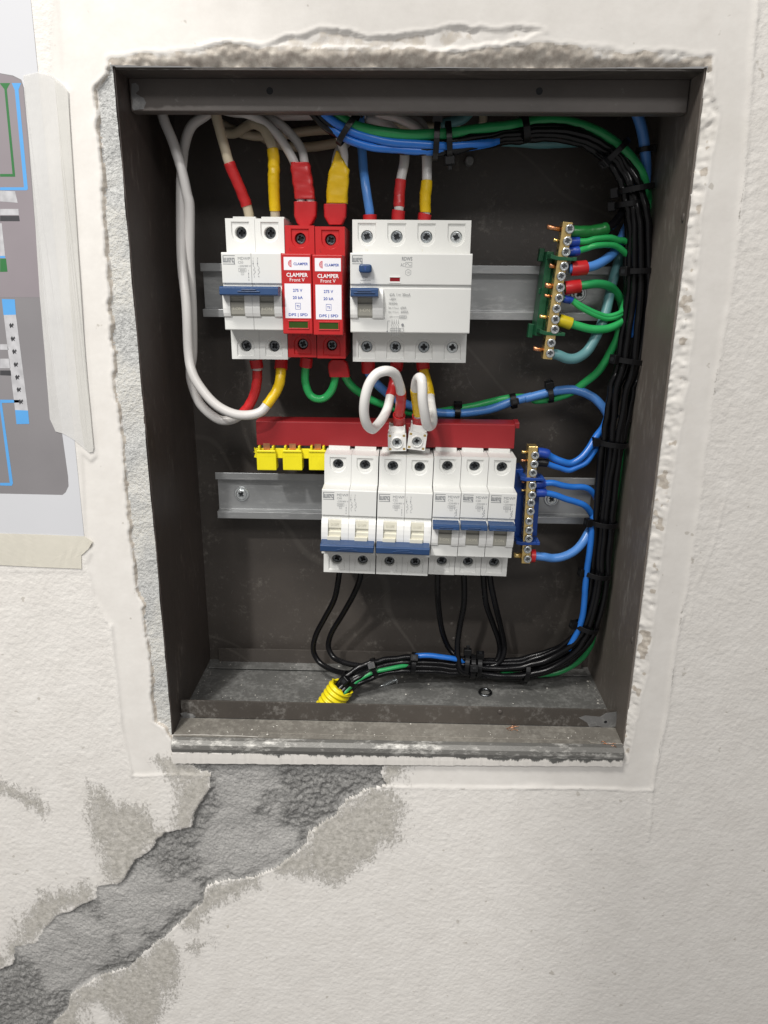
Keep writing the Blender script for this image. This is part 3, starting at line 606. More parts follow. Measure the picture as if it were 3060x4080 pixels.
def pole_mb(x0, w, holes, top=42.0, bot=-41.5, r=3.5, nose=(22.3, -22.3), upper=True):
    """one terminal shoulder, local coordinates, z = 0 at the rail centre. holes: list of x centres (within the housing), top and bottom z"""
    mb = MB(); x1 = x0+w
    # shoulders: sides, top, back drawn as a shell; faces with shafts
    for (za, zb, upf) in (((nose[0]-.6, top, True),) if upper else ((bot, nose[1]+.6, False),)):
        mb.add([(x0, SY, za), (x0, SY, zb), (x0, RY, zb), (x0, RY, za)], [(0, 1, 2, 3)]); mb.add([(x1, SY, za), (x1, SY, zb), (x1, RY, zb), (x1, RY, za)], [(0, 1, 2, 3)])
        mb.add([(x0, SY, zb if upf else za), (x1, SY, zb if upf else za), (x1, RY, zb if upf else za), (x0, RY, zb if upf else za)], [(0, 1, 2, 3)])
    n = len(holes); ws = w/n
    for k, hx in enumerate(holes):
        if upper: terminal_face(mb, x0+k*ws, x0+(k+1)*ws, nose[0]-.6, top, hx[0], hx[1], r, SY, True)
        else: terminal_face(mb, x0+k*ws, x0+(k+1)*ws, bot, nose[1]+.6, hx[0], hx[2], r, SY, False)
    return mb
def nose_mb(x0, x1, nose=(22.3, -22.3), step=5.0):
    mb = MB(); hi, lo = nose
    return mb.prism([(NY+.5, hi), (NY, hi-.5), (NY, step), (NY+1.5, step-.1), (NY+1.5, step-1.7), (NY+.5, step-2.1), (NY+.5, lo+.5), (NY+1, lo), (RY, lo), (RY, hi)], x0, x1)
def cheek_mb(x0, x1, zt=2.6, zb=-14.8):
    pr = [(NY+.6, zt)]
    for i in range(9):
        a = math.pi*i/8; pr.append((NY+.2-2.6*math.sin(a)**.8, zt-.2-(zt-zb-.4)*(1-math.cos(a))/2))
    pr.append((NY+.6, zb)); return MB().prism(pr, x0, x1)
def handle_mb(x0, x1, on):
    mb = MB()
    lo = -.5 if x1-x0 < 17.5 and x0 < .5 else -1.9
    prof = [(14.4, 3.2), (4.8, 3.2), (3.8, 2.5), (3.5, lo+.6), (4.6, lo), (14.4, lo-.4)] if on else [(14.4, -10.8), (4.0, -11.6), (3.0, -12.4), (3.8, -16.2), (5.0, -17.0), (14.4, -16.6)]
    mb.prism(prof, x0, x1); c = (x0+x1)/2; w = min(5.5, (x1-x0)*.32)
    zz = (1.5, .5) if on else (-13.6, -14.6)
    for i, z in enumerate(zz): mb.box(c-w*(.8+.4*i), c+w*(.8+.4*i), 2.9, 3.9, z-.28, z+.18)
    return mb
def drum(t, x0, x1, on, off, mat):
    o = MB().prism([(NY-.6, 2.0), (NY-1.2, -3.2), (NY-.1, -3.9), (NY-.1, -5.4), (NY-1.3, -6.0), (NY-1.0, -12.8), (NY+.6, -14.2), (NY+.6, 2.0)], x0, x1).build('toggle_drum', mat, t, at=off, bevel=.15)
    e = MB(); ctext(e, 'I-ON' if on else 'O-OFF', (x0+x1)/2, -10.6 if on else -1.6, 1.9, NY-1.45 if on else NY-1.25, w=5.6); e.build('embossed_word', 'ivory_plastic', o)
    if not on: MB().box(x0-.3, x1-.5, NY-3.0, NY+.3, -11.6, -8.6).build('toggle_tongue', 'ivory_plastic', t, at=off, bevel=.3)
def breaker_symbol(mb, x, y, z, k=1):
    bar(mb, x, z, x, z-1.4, .22, y); mb.flat([(x-.45, z-2.2), (x+.45, z-2.2), (x, z-1.2)], y-.004)
    q = [(x, -2.2), (x, -3.2), (x+.9, -4.2), (x+.9, -5.0), (x+.2, -5.0), (x+.2, -6.0), (x+1.1, -6.0), (x+1.1, -7.0), (x+.4, -7.4), (x, -8.4)]
    for i in range(len(q)-1): bar(mb, q[i][0], z+q[i][1], q[i+1][0], z+q[i+1][1], .2, y-.003*i)
def breaker(label, xl, z0, poles, amp, on, tilt=0.0, top=True, dzh=35.3, dzb=-31.8, deep=4.0, screwmat='dark_screw', bot=-41.0):
    w = 17.75; W = w*poles; t = thing('circuit_breaker', label, 'circuit breaker', (xl+W/2, 50, z0), (0, tilt, 0))
    off = (-W/2, -50, 0)
    for k in range(poles):
        a = k*w+.07; c = k*w+w/2
        for up_ in (True, False): pole_mb(a, w-.14, [(c+.1, dzh, dzb)], bot=bot, upper=up_).build('terminal_shoulder', 'white_plastic', t, at=off, bevel=.22)
        MB().box(a+1.2, a+w-2.2, SY+16, RY-8, 41.9, 44.2).build('rear_ridge', 'white_plastic', t, at=off, bevel=.22)
        n = nose_mb(a, a+w-.14).build('pole_nose', 'white_plastic', t, at=off, bevel=.25)
        cheek_mb(a, a+4.3).build('toggle_cheek', 'white_gloss', n); cheek_mb(a+13.0, a+w-.14).build('toggle_cheek', 'white_gloss', n)
        drum(t, a+4.35, a+12.95, on, off, 'grey_window' if on else 'ivory_plastic')
        for zz in (dzh, dzb):
            m1, d1 = screw_mb(c+.1, zz, 3.25, SY+deep, random.uniform(0, 1.5)); s1 = m1.build('terminal_screw', screwmat, t, at=off); d1.build('screw_recess', 'dark_recess', s1)
    handle_mb(.3, W-.7, on).build('toggle_handle', 'blue_handle', t, at=off, bevel=.35)
    pr = MB(); y = NY-.06; Z = 22.3
    if poles == 2: weg_logo(pr, .95, Z-1.9, 7.2, 4.7, y)
    else: weg_logo(pr, 1.3, Z-1.9, 6.6, 4.6, y)
    bx = 9.9 if poles == 2 else 9.5
    text(pr, 'MDWP', bx, bx+7.3, Z-4.3, 1.75, y); text(pr, amp, bx, bx+3.1, Z-6.3, 1.35, y); text(pr, '~230/400 V', bx, bx+7.4, Z-8.2, 1.15, y)
    frame_(pr, bx+.2, bx+4.6, Z-10.9, Z-8.9, .16, y); ctext(pr, '3000', bx+2.4, Z-10.5, 1.2, y-.02, w=3.2); frame_(pr, bx+1.6, bx+3.1, Z-12.6, Z-11.0, .14, y-.02); ctext(pr, '1', bx+2.35, Z-12.3, .9, y-.04)
    xs = 15.9 if poles == 2 else 15.5
    ctext(pr, 'I', xs, Z-10.6, .9, y); bar(pr, xs, Z-11.2, xs, Z-14.4, .2, y)
    for q in (-11.9, -14.0): pr.flat(circ(xs, Z+q, .3, 10), y-.02)
    ctext(pr, '0', xs, Z-16, 1.0, y)
    if poles == 2:
        for i, x in enumerate((w+1.2, w+3.8)):
            ctext(pr, '13'[i], x, Z-3.9, 1.1, y); breaker_symbol(pr, x-.1, y, Z-4.3); ctext(pr, '24'[i], x+.3, Z-14.0, 1.0, y)
    else:
        breaker_symbol(pr, 14.2, y, Z-8.6)
    pr.build('printed_marking', 'print_grey', t, at=off)
    return t
RW = math.radians
breaker('two-pole white breaker marked C50, switched on, left end of the upper row', 48.2, 295.2, 2, 'C50', True, dzh=34.0, dzb=-33.0, deep=4.6)
breaker('two-pole white breaker marked C40, long blue handle down', 104.9, 151.0, 2, 'C40', False, RW(1.3), deep=4.4)
breaker('two-pole white breaker marked C32, long blue handle down', 141.0, 150.2, 2, 'C32', False, RW(1.3), deep=4.0)
breaker('single-pole white breaker marked C16, handle up', 176.9, 151.0, 1, 'C16', True, RW(1.3), deep=4.4)
breaker('single-pole white breaker marked C20 between the C16 breaker and another C20', 194.8, 150.9, 1, 'C20', True, RW(1.3), deep=4.4)
breaker('single-pole white breaker marked C20 at the right end of the lower row', 212.7, 150.7, 1, 'C20', True, RW(1.3), deep=4.4)

# earth leakage switch, four modules
def rcd():
    x0, z0, W = 124.4, 295.0, 71.6; t = thing('leakage_switch', 'wide white four-pole earth leakage switch with small blue test button', 'residual current device', (x0+W/2, 50, z0)); off = (-W/2, -50, 0)
    for up_ in (True, False): pole_mb(.35, W-.6, [(9.0+17.9*k+.1, 32.6, -32.3) for k in range(4)], top=42.0, bot=-41.6, upper=up_).build('terminal_shoulder', 'white_plastic', t, at=off, bevel=.25)
    nose_mb(0, W+.1, (22.8, -22.8), 5.2).build('front_cover', 'white_plastic', t, at=off, bevel=.3)
    n = cheek_mb(.1, 4.4).build('toggle_cheek', 'white_gloss', t, at=off); cheek_mb(13.3, 19.6).build('toggle_cheek', 'white_gloss', t, at=off)
    drum(t, 4.45, 13.25, True, off, 'grey_window')
    handle_mb(.8, 17.0, True).build('toggle_handle', 'blue_handle', t, at=off, bevel=.35)
    b_ = MB(); q = [(5.6+6.6*(.5+.5*sx_)-0+0, 0) for sx_ in (0,)]
    rr = []; cxb, czb = 9.1, 14.0
    sq = lambda s, y: [(cxb+3.7*s*math.copysign(abs(math.cos(a))**.45, math.cos(a)), y, czb+2.4*s*math.copysign(abs(math.sin(a))**.45, math.sin(a))) for a in [2*math.pi*i/28+.01 for i in range(28)]]
    b_.rings([sq(1, NY), sq(1, 9.8), sq(.93, 9.3), sq(.6, 9.2)], cap1=True); b_.build('test_button', 'blue_handle', t, at=off)
    bt = MB(); ctext(bt, 'T', cxb, czb-1, 2.0, 9.1); bt.build('button_letter', 'print_blue', t, at=off)
    i_ = MB(); i_.box(23.5, 29.4, NY-.05, NY+.4, 6.9, 9.2); i_.build('indicator_window', 'window_red', t, at=off)
    i2 = MB(); i2.box(23.2, 29.7, NY-.3, NY+.2, 9.2, 10.0); i2.box(23.2, 29.7, NY-.3, NY+.2, 6.1, 6.9); i2.build('window_surround', 'white_gloss', t, at=off)
    for k in range(4):
        for z_, dk in ((32.6, 0), (-32.3, 0)):
            m1, d1 = screw_mb(9.0+17.9*k+.1, z_, 3.4, SY+1.9, random.uniform(0, 1.5), w=.22); s1 = m1.build('terminal_screw', 'zinc_screw' if k == 3 else 'mid_screw', t, at=off); d1.build('screw_recess', 'dark_recess', s1)
    p_ = MB(); y = NY-.06; k = 1/18.9; px = lambda x: (x-122)*k; pz = lambda yy: 22.8-(yy-515)*k*1.04
    weg_logo(p_, 1.2, pz(545), 6.2, 4.5, y); text(p_, 'RDWS', px(697), px(812), pz(590), 2.0, y, bold=True); text(p_, 'AC', px(683), px(728), pz(652), 1.9, y)
    frame_(p_, px(738), px(808), pz(656), pz(608), .18, y); 
    for i in range(12): a0, a1 = i/12*2*math.pi, (i+1)/12*2*math.pi; bar(p_, px(745+56*i/12), pz(632-13*math.sin(a0)), px(745+56*(i+1)/12), pz(632-13*math.sin(a1)), .22, y-.01)
    h = [(px(769+34*math.cos(math.radians(60*i+30))), pz(711+34*math.sin(math.radians(60*i+30)))) for i in range(6)]
    for i in range(6): bar(p_, *h[i], *h[(i+1) % 6], .18, y-.003*i)
    ctext(p_, '-25', px(769), pz(719), 1.0, y)
    for s_, x, yy, cap, w in (('63A  I', 565, 953, 1.6, 82), ('30mA', 708, 953, 1.6, 90), ('~400V', 560, 998, 1.35, 78), ('50/60Hz', 556, 1042, 1.35, 98), ('Im = I', 556, 1088, 1.3, 70), ('630A', 690, 1088, 1.35, 66), ('Inc = I', 556, 1130, 1.3, 72), ('6000A', 694, 1130, 1.35, 84), ('63A', 568, 1178, 1.1, 34)): text(p_, s_, px(x), px(x+w), pz(yy), cap, y)
    text(p_, '=', px(660), px(690), pz(953), 1.4, y); text(p_, 'm=', px(632), px(672), pz(1088), .9, y); text(p_, 'c=', px(634), px(668), pz(1130), .9, y)
    bar(p_, px(608), pz(1171), px(678), pz(1171), .2, y); frame_(p_, px(680), px(757), pz(1186), pz(1157), .18, y); ctext(p_, '6000', px(718), pz(1179), 1.0, y-.02)
    for i, s_ in enumerate(('Test', 'mensalmente', 'Push monthly')): ctext(p_, s_, px(293), pz(768+33*i), .95, y, w=(2.6, 6.0, 6.6)[i])
    for s_, yy in (('I', 1085), ('-', 1120), ('0', 1195)): ctext(p_, s_, px(508), pz(yy), 1.0, y)
    for x in (595, 619, 643, 668):
        bar(p_, px(x), pz(1198), px(x), pz(1238), .2, y); p_.flat(circ(px(x), pz(1238), .28, 8), y-.01); bar(p_, px(x-10), pz(1250), px(x), pz(1270), .2, y-.01); bar(p_, px(x), pz(1268), px(x), pz(1368), .2, y-.012); p_.flat(circ(px(x), pz(1366), .28, 8), y-.016)
    frame_(p_, px(575), px(690), pz(1318), pz(1296), .2, y-.02); frame_(p_, px(682), px(728), pz(1326), pz(1292), .2, y-.03); p_.flat(circ(px(715), pz(1255), .8, 12), y)
    bar(p_, px(545), pz(1215), px(575), pz(1215), .18, y-.03); bar(p_, px(545), pz(1215), px(541), pz(1320), .18, y-.034); bar(p_, px(545), pz(1340), px(600), pz(1340), .18, y-.03); p_.flat(circ(px(542), pz(1326), .45, 12), y-.036)
    p_.build('printed_marking', 'print_grey', t, at=off)
    s_ = MB(); ctext(s_, 'N', 9.0, 24.2, 1.6, SY-.05); ctext(s_, '1', 62.8, 24.2, 1.4, SY-.05); ctext(s_, '3', 42.5, 24.2, 1.4, SY-.05); s_.build('embossed_marking', 'ivory_plastic', t, at=off)
rcd()

# surge protectors
def spd(label, xl, z0):
    W = 18.1; t = thing('surge_protector', label, 'surge protector', (xl+W/2, 50, z0)); off = (-W/2, -50, 0)
    for up_ in (True, False): pole_mb(.1, W-.25, [(W/2+.2, 31.2, -31.2)], top=38.6, bot=-39.2, r=3.3, nose=(22, -23.5), upper=up_).build('terminal_shoulder', 'red_plastic', t, at=off, bevel=.35)
    MB().box(.0, W-.2, 12, RY, -23.8, 22.2).build('plug_cartridge', 'red_plastic', t, at=off, bevel=.7, seg=3)
    for z_ in (31.2, -31.2):
        m1, d1 = screw_mb(W/2+.2, z_, 3.1, SY+3.6, random.uniform(0, 1.5)); s1 = m1.build('terminal_screw', 'dark_screw', t, at=off); d1.build('screw_recess', 'dark_recess', s1)
    y = 11.88
    lb = MB(); lb.plate([(1.6, 12.9), (16.9, 12.9), (16.9, 20.2), (1.6, 20.2)], 11.85, 12.02); lb.plate([(1.7, -14.5), (17.1, -14.5), (17.1, 5.3), (1.7, 5.3)], 11.85, 12.02); lb.build('paper_label', 'label_white', t, at=off)
    w_ = MB(); ctext(w_, 'CLAMPER', 9.3, 9.2, 2.1, y, w=12.6, bold=True); ctext(w_, 'Front V', 9.3, 6.5, 2.0, y, w=8.8); w_.build('white_lettering', 'print_white', t, at=off)
    yb = 11.78; b_ = MB(); ctext(b_, 'CLAMPER', 11.6, 15.7, 1.4, yb, w=8.6, bold=True); ctext(b_, '275 V', 9.4, .7, 1.6, yb, w=5.6, bold=True); ctext(b_, '20 kA', 9.4, -3.4, 1.6, yb, w=6.0, bold=True)
    frame_(b_, 7.9, 10.9, -9.3, -5.8, .2, yb); ctext(b_, 'T2', 9.4, -8.1, 1.15, yb-.02, w=1.9, bold=True); ctext(b_, 'DPS | SPD', 9.4, -13.2, 1.55, yb, w=11.4, bold=True); b_.build('blue_lettering', 'print_blue', t, at=off)
    r_ = MB()
    for i, rr in enumerate((2.05, 1.35, .65)):
        o1 = arc(6.2, 16.6, rr, 90, 270, 12); o2 = arc(6.2, 16.6, rr-.42, 270, 90, 12); r_.add([(a, yb-.004*i, b) for a, b in o1+o2], [(k, k+1, 24-k, 25-k) for k in range(12)])
    r_.build('printed_emblem', 'print_red', t, at=off)
    g = MB(); g.box(3.6, 15.2, 11.95, 12.6, -20.2, -16.4); g.build('status_window', 'window_green', t, at=off)
    g2 = MB(); g2.box(3.0, 3.7, 11.6, 12.4, -20.8, -15.9); g2.box(15.1, 15.8, 11.6, 12.4, -20.8, -15.9); g2.box(3.0, 15.8, 11.55, 12.4, -20.9, -20.2); g2.box(3.0, 15.8, 11.55, 12.4, -16.4, -15.8); g2.build('window_frame', 'red_plastic', t, at=off, bevel=.15)
    e = MB(); ctext(e, 'L', 3.3, 24.0, 1.7, SY-.06); ctext(e, 'N', 3.6, -26.3, 1.3, SY-.06); ctext(e, 'PE', 13.6, -26.3, 1.3, SY-.06, w=2.8); e.build('embossed_marking', 'emboss_red', t, at=off)
spd('red surge protector next to the C50 breaker', 83.9, 294.9)
spd('red surge protector nearer the white leakage switch', 102.2, 294.4)

# ---------------------------------------------------------------- comb busbar: red sleeve, yellow end caps, copper teeth
bbz0, bbz1 = P('z6', 700, 632, 47)[2], P('z6', 700, 462, 47)[2]
bx0, bx1 = P('y3', 1112, 500, 47)[0], P('z6', 1487, 550, 47)[0]
bus = thing('busbar', 'comb busbar with long red sleeve and yellow caps above the lower breakers', 'busbar', ((bx0+bx1)/2, 50, bbz0)); BO = (-(bx0+bx1)/2, -50, -bbz0)
s_ = MB(); s_.prism([(47, bbz0), (47, bbz1-.4), (47.8, bbz1), (60, bbz1+.8), (60, bbz1-.5), (48.6, bbz1-1.2), (48.4, bbz0+.3)], bx0, bx1); o = s_.build('red_sleeve', 'red_dark', bus, at=BO, bevel=.35)
MB().prism([(48.6, bbz0+.5), (48.6, bbz1-1.6), (58.0, bbz1-1), (58, bbz0+.5)], bx0+.5, bx1-.5).build('bar_core', 'red_dark', bus, at=BO)
e_ = P('z6', 1512, 490, 52); MB().prism([(50.5, bbz1-3.5), (50.5, bbz1+.4), (60, bbz1+1.2), (60, bbz1-3)], bx1, bx1+3.2).build('end_flap', 'red_dark', bus, at=BO, bevel=.3)
cy = 44.0
for i, (a, c) in enumerate(((1112, 1247), (1285, 1418), (1458, 1578))):
    p0, p1 = P('y3', a, 625, cy), P('y3', c, 790, cy); x0, x1, z1, z0 = p0[0], p1[0], p0[2], p1[2]
    k = MB(); k.box(x0, x1, cy, cy+9, z0+.3, z1-3.5); k.box(x0+1.2, x0+2.6, cy-.6, cy+8, z1-3.6, z1+.1); k.box(x1-2.6, x1-1.2, cy-.6, cy+8, z1-3.6, z1+.1); k.box(x0+.2, x1-.2, cy-.8, cy+1, z1-4.2, z1-2.8)
    cp = k.build('yellow_cap', 'yellow_cap', bus, at=BO, bevel=.45)
    k = MB(); frame_(k, x0+1.7, x1-1.7, z0+1.4, z1-7, .3, cy-.05); k.build('moulded_rim', 'yellow_cap', cp)
    MB().box((x0+x1)/2-2.2, (x0+x1)/2+2.2, cy+2.5, cy+4.0, z1-4.0, bbz0+1.5).build('copper_tooth', 'copper', bus, at=BO)
p0 = P('y3', 1100, 640, cy+3); p1 = P('y3', 1560, 710, cy+3)
MB().box(p0[0]+1, p1[0], cy+3, cy+5, p1[2], p0[2]).build('yellow_web', 'yellow_cap', bus, at=BO, bevel=.2)
k = MB(); k.plate([(p0[0], p0[2]+.5), (p0[0]+1.8, p0[2]-1), (p0[0]+1.6, p1[2]), (p0[0]-.3, p1[2]+.6), (p0[0]+.7, p1[2]+3.4), (p0[0]-.6, p1[2]+4.2), (p0[0]+.4, p0[2]-3)], cy+2.5, cy+4.5); k.build('torn_end', 'yellow_cap', bus, at=BO)
for x in (300, 478, 1003, 1200, 1368):
    p = P('z6', x, 642, 49); MB().box(p[0]-2.0, p[0]+2.0, 48.8, 50.2, 191, bbz0+2).build('copper_tooth', 'copper', bus, at=BO)

# feed connectors on top of the C32 breaker
def connector(label, cxp, cyp, yaw_deg, Y=33):
    p = P('z6', cxp, cyp, Y); t = thing('feed_connector', label, 'terminal block', p, (0, math.radians(yaw_deg), 0))
    b_ = MB(); rr = (11.4/2); x, z = 6.0, 5.9
    rect = [(-x, -z), (x, -z), (x, z), (-x, z)]; A = angs([rect], 0, -.3, 36)
    mk = lambda poly, y: [(ray_poly(poly, 0, -.3, q)[0], y, ray_poly(poly, 0, -.3, q)[1]) for q in A]; cr = lambda r, y: [(r*math.cos(q), y, -.3+r*math.sin(q)) for q in A]
    b_.rings([mk(rect, 16), mk(rect, 0)], smooth=False); b_.rings([mk(rect, 0), cr(4.2, 0)], smooth=False); b_.rings([cr(4.2, 0), cr(3.9, -.8), cr(3.3, -.9), cr(3.1, -.3), cr(3.1, 5)], smooth=True); b_.build('block', 'white_gloss', t, bevel=.25)
    n = MB(); n.box(-5.0, 5.3, 1.4, 15, 5.9, 10.2); n.box(-5.2, -4.2, .6, 14, 6, 11.0); n.box(4.5, 5.5, .6, 14, 6, 11.0); n.build('neck', 'white_gloss', t, bevel=.3)
    m1, d1 = screw_mb(0, -.3, 2.95, 1.4, random.uniform(0, 1)); s1 = m1.build('clamp_screw', 'zinc_screw', t); d1.build('screw_recess', 'dark_recess', s1)
    for ax in (-4.6, 4.6):
        for az in (-4.5, 4.3):
            q = MB(); q.box(ax-.85, ax+.85, -.03, .4, az-.75, az+.75); q.build('square_hole', 'brass', t)
connector('left white feed connector with its screw, under the red-taped loop', 667, 598, -1.5)
connector('right white feed connector, tilted, under the yellow-taped loop', 806, 590, 6.5)

# ---------------------------------------------------------------- terminal bars
def term_bar(name_label, v, top, botm, screws, Y, clips, hold_mat, base_pts, side, ends):
    a, b = P(v, *top, Y), P(v, *botm, Y); L_ = np.linalg.norm(b-a); tilt = math.atan2(a[0]-b[0], a[2]-b[2]); c = (a+b)/2
    t = thing('terminal_bar', name_label, 'terminal bar', c, (0, tilt, 0))
    hw = 3.1
    def loc(p): d = p-c; ca, sa = math.cos(tilt), math.sin(tilt); return (d[0]*ca+d[2]*sa*1.0, d[1], -d[0]*sa*-1*-1+d[2]*ca) if False else (d[0]*ca + d[2]*sa*(+1), d[1], -d[0]*sa*(+1)+d[2]*ca)
    MB().box(-hw, hw, 0, 9, -L_/2, L_/2).build('brass_bar', 'brass', t, bevel=.3)
    rr = Matrix.Rotation(tilt, 3, 'Y').inverted()
    for s in screws:
        q = rr @ Vector(P(v, *s, Y-1.5)-c); m1, d1 = screw_mb(q[0], q[2], 2.75, -2.0, random.uniform(0, 1.5), w=.24); s1 = m1.build('clamp_screw', 'zinc_screw', t); d1.build('screw_recess', 'dark_screw', s1)
    for s in screws:
        q = rr @ Vector(P(v, *s, Y-1.5)-c)
        h = MB(); h.rings([[(-hw-.04-k*.02, 4.6+r*math.cos(w*math.pi/8), q[2]+r*math.sin(w*math.pi/8)) for w in range(16)] for k, r in ((0, 1.9), (1, 1.2))]); h.add([(-hw-.06, 4.6+1.3*math.cos(w*math.pi/8), q[2]+1.3*math.sin(w*math.pi/8)) for w in range(16)], [tuple(range(16))]); h.build('wire_hole', 'dark_recess', t)
    # holder behind with two clip arms
    zs_ = [(rr @ Vector(P(v, *q, Y)-c))[2] for q in clips]
    h = MB(); h.box(-10.5 if 'blue' in hold_mat else -8.2, -3.8, 11, 30, zs_[1]-3, zs_[0]+4); h.box(-8, 8.6 if 'blue' in hold_mat else 5.4, 12, 22, zs_[1]+1, zs_[0]-1); h.box(-11.5, -8.2, 20, 26, zs_[0]-2, zs_[0]+6); h.box(-11.5, -8.2, 20, 26, zs_[1]-5, zs_[1]+4)
    h.box(-9.4, -8.0, 14, 18, -2, 2)
    h.build('holder_base', hold_mat, t, bevel=.4)
    for z in zs_:
        h = MB(); h.plate([(-7.8, z+2.2), (-4.2, z+1.0), (6.8, z+.9), (6.8, z-.9), (-3.6, z-1.4), (-7.8, z-.6)], -1.6, 12); h.box(6.0, 8.4, -2.2, 10, z-.9, z+1.3); h.build('clip_arm', hold_mat, t, bevel=.3)
    for i, (ex, ey, r, l, m_) in enumerate(ends):
        q = rr @ Vector(P(v, ex, ey, Y+4.5)-c)
        k = MB(); k.rings([[(x, 4.5+r*math.cos(w*math.pi/6), q[2]+zz+r*math.sin(w*math.pi/6)) for w in range(12)] for x, zz in ((-hw+.5, 0), (-hw-l*.6, .05*l), (-hw-l, .1*l))], cap1=True, cap0=True)
        k.build('bare_end', m_, t)
    return t
term_bar('tilted brass earth bar in a green holder at upper right', 'z5', (530, 975), (365, 2075), [(545,1030),(527,1127),(515,1215),(500,1330),(477,1410),(470,1500),(460,1585),(440,1670),(430,1757),(425,1837),(397,1945),(388,2028)], 45, ((490,1268),(395,1868)), 'holder_green', None, 1,
         [(440,1030,1.5,8.5,'copper'),(440,1125,1.0,3.5,'brass'),(420,1330,1.5,3.5,'copper'),(400,1490,1.7,4.5,'copper'),(370,1570,1.0,4.0,'copper'),(350,1740,1.2,5.2,'brass'),(320,2000,1.4,6.2,'copper')])
term_bar('brass neutral bar in a blue holder at the end of the lower breakers', 'z7', (415, 780), (345, 1885), [(433,865),(425,948),(413,1030),(408,1150),(405,1240),(395,1313),(390,1395),(377,1487),(377,1572),(372,1652),(362,1755),(362,1845)], 45, ((398,1085),(340,1690)), 'holder_blue', None, 1,
         [(350,835,1.1,3.8,'brass'),(340,915,.9,4.0,'copper'),(330,1115,.9,2.5,'copper'),(330,1195,.9,2.5,'brass'),(270,1810,2.0,5.0,'brass')])

# ================================================================ WIRES
FR, FB, FYe, FK = 'ferrule_red', 'ferrule_blue', 'ferrule_yellow', 'tie_black'
# the two long white feeds down the left side
wire('long white wire looping round to the yellow-taped end under the C50 breaker', 'wire_white_shaded', 3.1,
     V('z1', (820,425,64), (740,488,62), (650,560,61), (607,680,60), (590,850,57), (587,1010,53)) + V('d', (396,560,48), (402,660,43), (408,760,40)) + V('y3', (688,140,37), (755,262,35), (850,360,34), (960,414,34), (1060,424,35), (1140,402,37), (1190,352,39), (1242,262,42), (1268,190,44), (1276,115,46), (1280,58,48)),
     [(14.9, 18.2, 'tape_yellow', 1.05, 'tape_sleeve'), (17.95, 19, FR, 1.36, 'ferrule')])
wire('long white wire looping round to the red-taped end under the C50 breaker', 'wire_white_shaded', 3.1,
     V('z1', (455,425,50), (480,520,50), (535,660,50), (590,830,50), (622,980,50), (640,1080,50)) + V('d', (410,560,52), (414,660,54), (415,760,54)) + V('y3', (676,130,52), (690,225,50), (742,340,50), (820,420,50), (900,452,50), (975,440,50), (1050,380,50), (1095,290,50), (1118,200,49), (1120,120,48), (1110,56,48)),
     [(14.4, 17.95, 'tape_red', 1.05, 'tape_sleeve'), (18.15, 19, FR, 1.36, 'ferrule')])
wire('cream wire with a red tape wrap entering the C50 breaker on the left', 'wire_cream', 3.0,
     V('z1', (790,410,44), (810,500,44), (832,590,44), (860,690,44), (893,790,45), (945,930,46), (1000,1060,48), (1018,1130,49), (1022,1170,50)), [(3.95, 6.05, 'tape_red', 1.12, 'tape_sleeve')])
wire('cream wire with a spiral yellow tape wrap entering the C50 breaker on the right', 'wire_cream', 3.0,
     V('z1', (840,600,84), (930,600,80), (1000,560,68), (1050,545,58), (1105,570,52), (1140,630,50), (1162,705,48), (1172,800,48), (1168,900,48), (1176,1000,49), (1178,1090,50), (1180,1140,51)), [(6.0, 10.0, 'tape_yellow', 1.14, 'tape_sleeve')])
a1 = wire('front white wire of the red-taped pair above the first surge protector', 'wire_white_shaded', 2.7,
     V('z1', (860,455,56), (960,470,54), (1080,510,52), (1180,595,50), (1250,690,49), (1308,800,49), (1325,900,49), (1339,1000,49), (1342,1040,49)))
wire('rear white wire of the red-taped pair above the first surge protector', 'wire_white_shaded', 2.7,
     V('z1', (980,460,62), (1090,490,60), (1200,535,57), (1290,620,55), (1340,700,53), (1362,790,49.5), (1381,900,49), (1397,1000,49), (1402,1040,49)))
def hull_sleeve(name, label, cat, mat, rows, Y, th, parent=None):
    px_ = .5 if 'tape' in name else .28
    """flattened tape wrap or twin ferrule: rows of (view, xl, xr, y); half thickness th"""
    rs = []
    for v, xl, xr, yy in rows:
        a, b = P(v, xl, yy, Y), P(v, xr, yy, Y); c = (a+b)/2; hw = (b[0]-a[0])/2
        rs.append([(c[0]+math.copysign(abs(math.cos(q))**px_, math.cos(q))*(hw+.25), c[1]+math.copysign(abs(math.sin(q))**(px_+.05), math.sin(q))*th, c[2]+(b[2]-a[2])/2*math.cos(q)) for q in [2*math.pi*i/24 for i in range(24)]])
    if 'tape' in name:
        A_ = np.array(rs); n_ = len(A_)*7; out = []
        for i in range(n_):
            t_ = i/(n_-1)*(len(A_)-1); k_ = min(int(t_), len(A_)-2); f_ = t_-k_; row = A_[k_]*(1-f_)+A_[k_+1]*f_; cc = row.mean(0)
            for j in range(24):
                q = 2*math.pi*j/24; h_ = (i*.115+q/6.283+.3*math.sin(2*q)) % 1.0
                row[j] = cc+(row[j]-cc)*(1+.05*h_+.05*math.sin(3*q+i*.33)*math.sin(i*.21+1)-.10*math.exp(-((math.cos(q))/.22)**2)+random.uniform(-.012, .012))
            out.append([tuple(p) for p in row])
        rs = out
    m_ = MB(); m_.rings(rs, cap0=True, cap1=True, smooth='tape' in name); o = m_.build(name, mat, parent, bevel=0 if 'tape' in name else .3)
    if label: tag(o, label, cat)
    return o
hull_sleeve('tape_wrap', 'smooth red tape wrapped round the pair of white wires', 'tape', 'tape_red', [('z1',1280,1392,788),('z1',1282,1400,830),('z1',1293,1412,900),('z1',1304,1422,960),('z1',1310,1430,1018)], 49, 3.9)
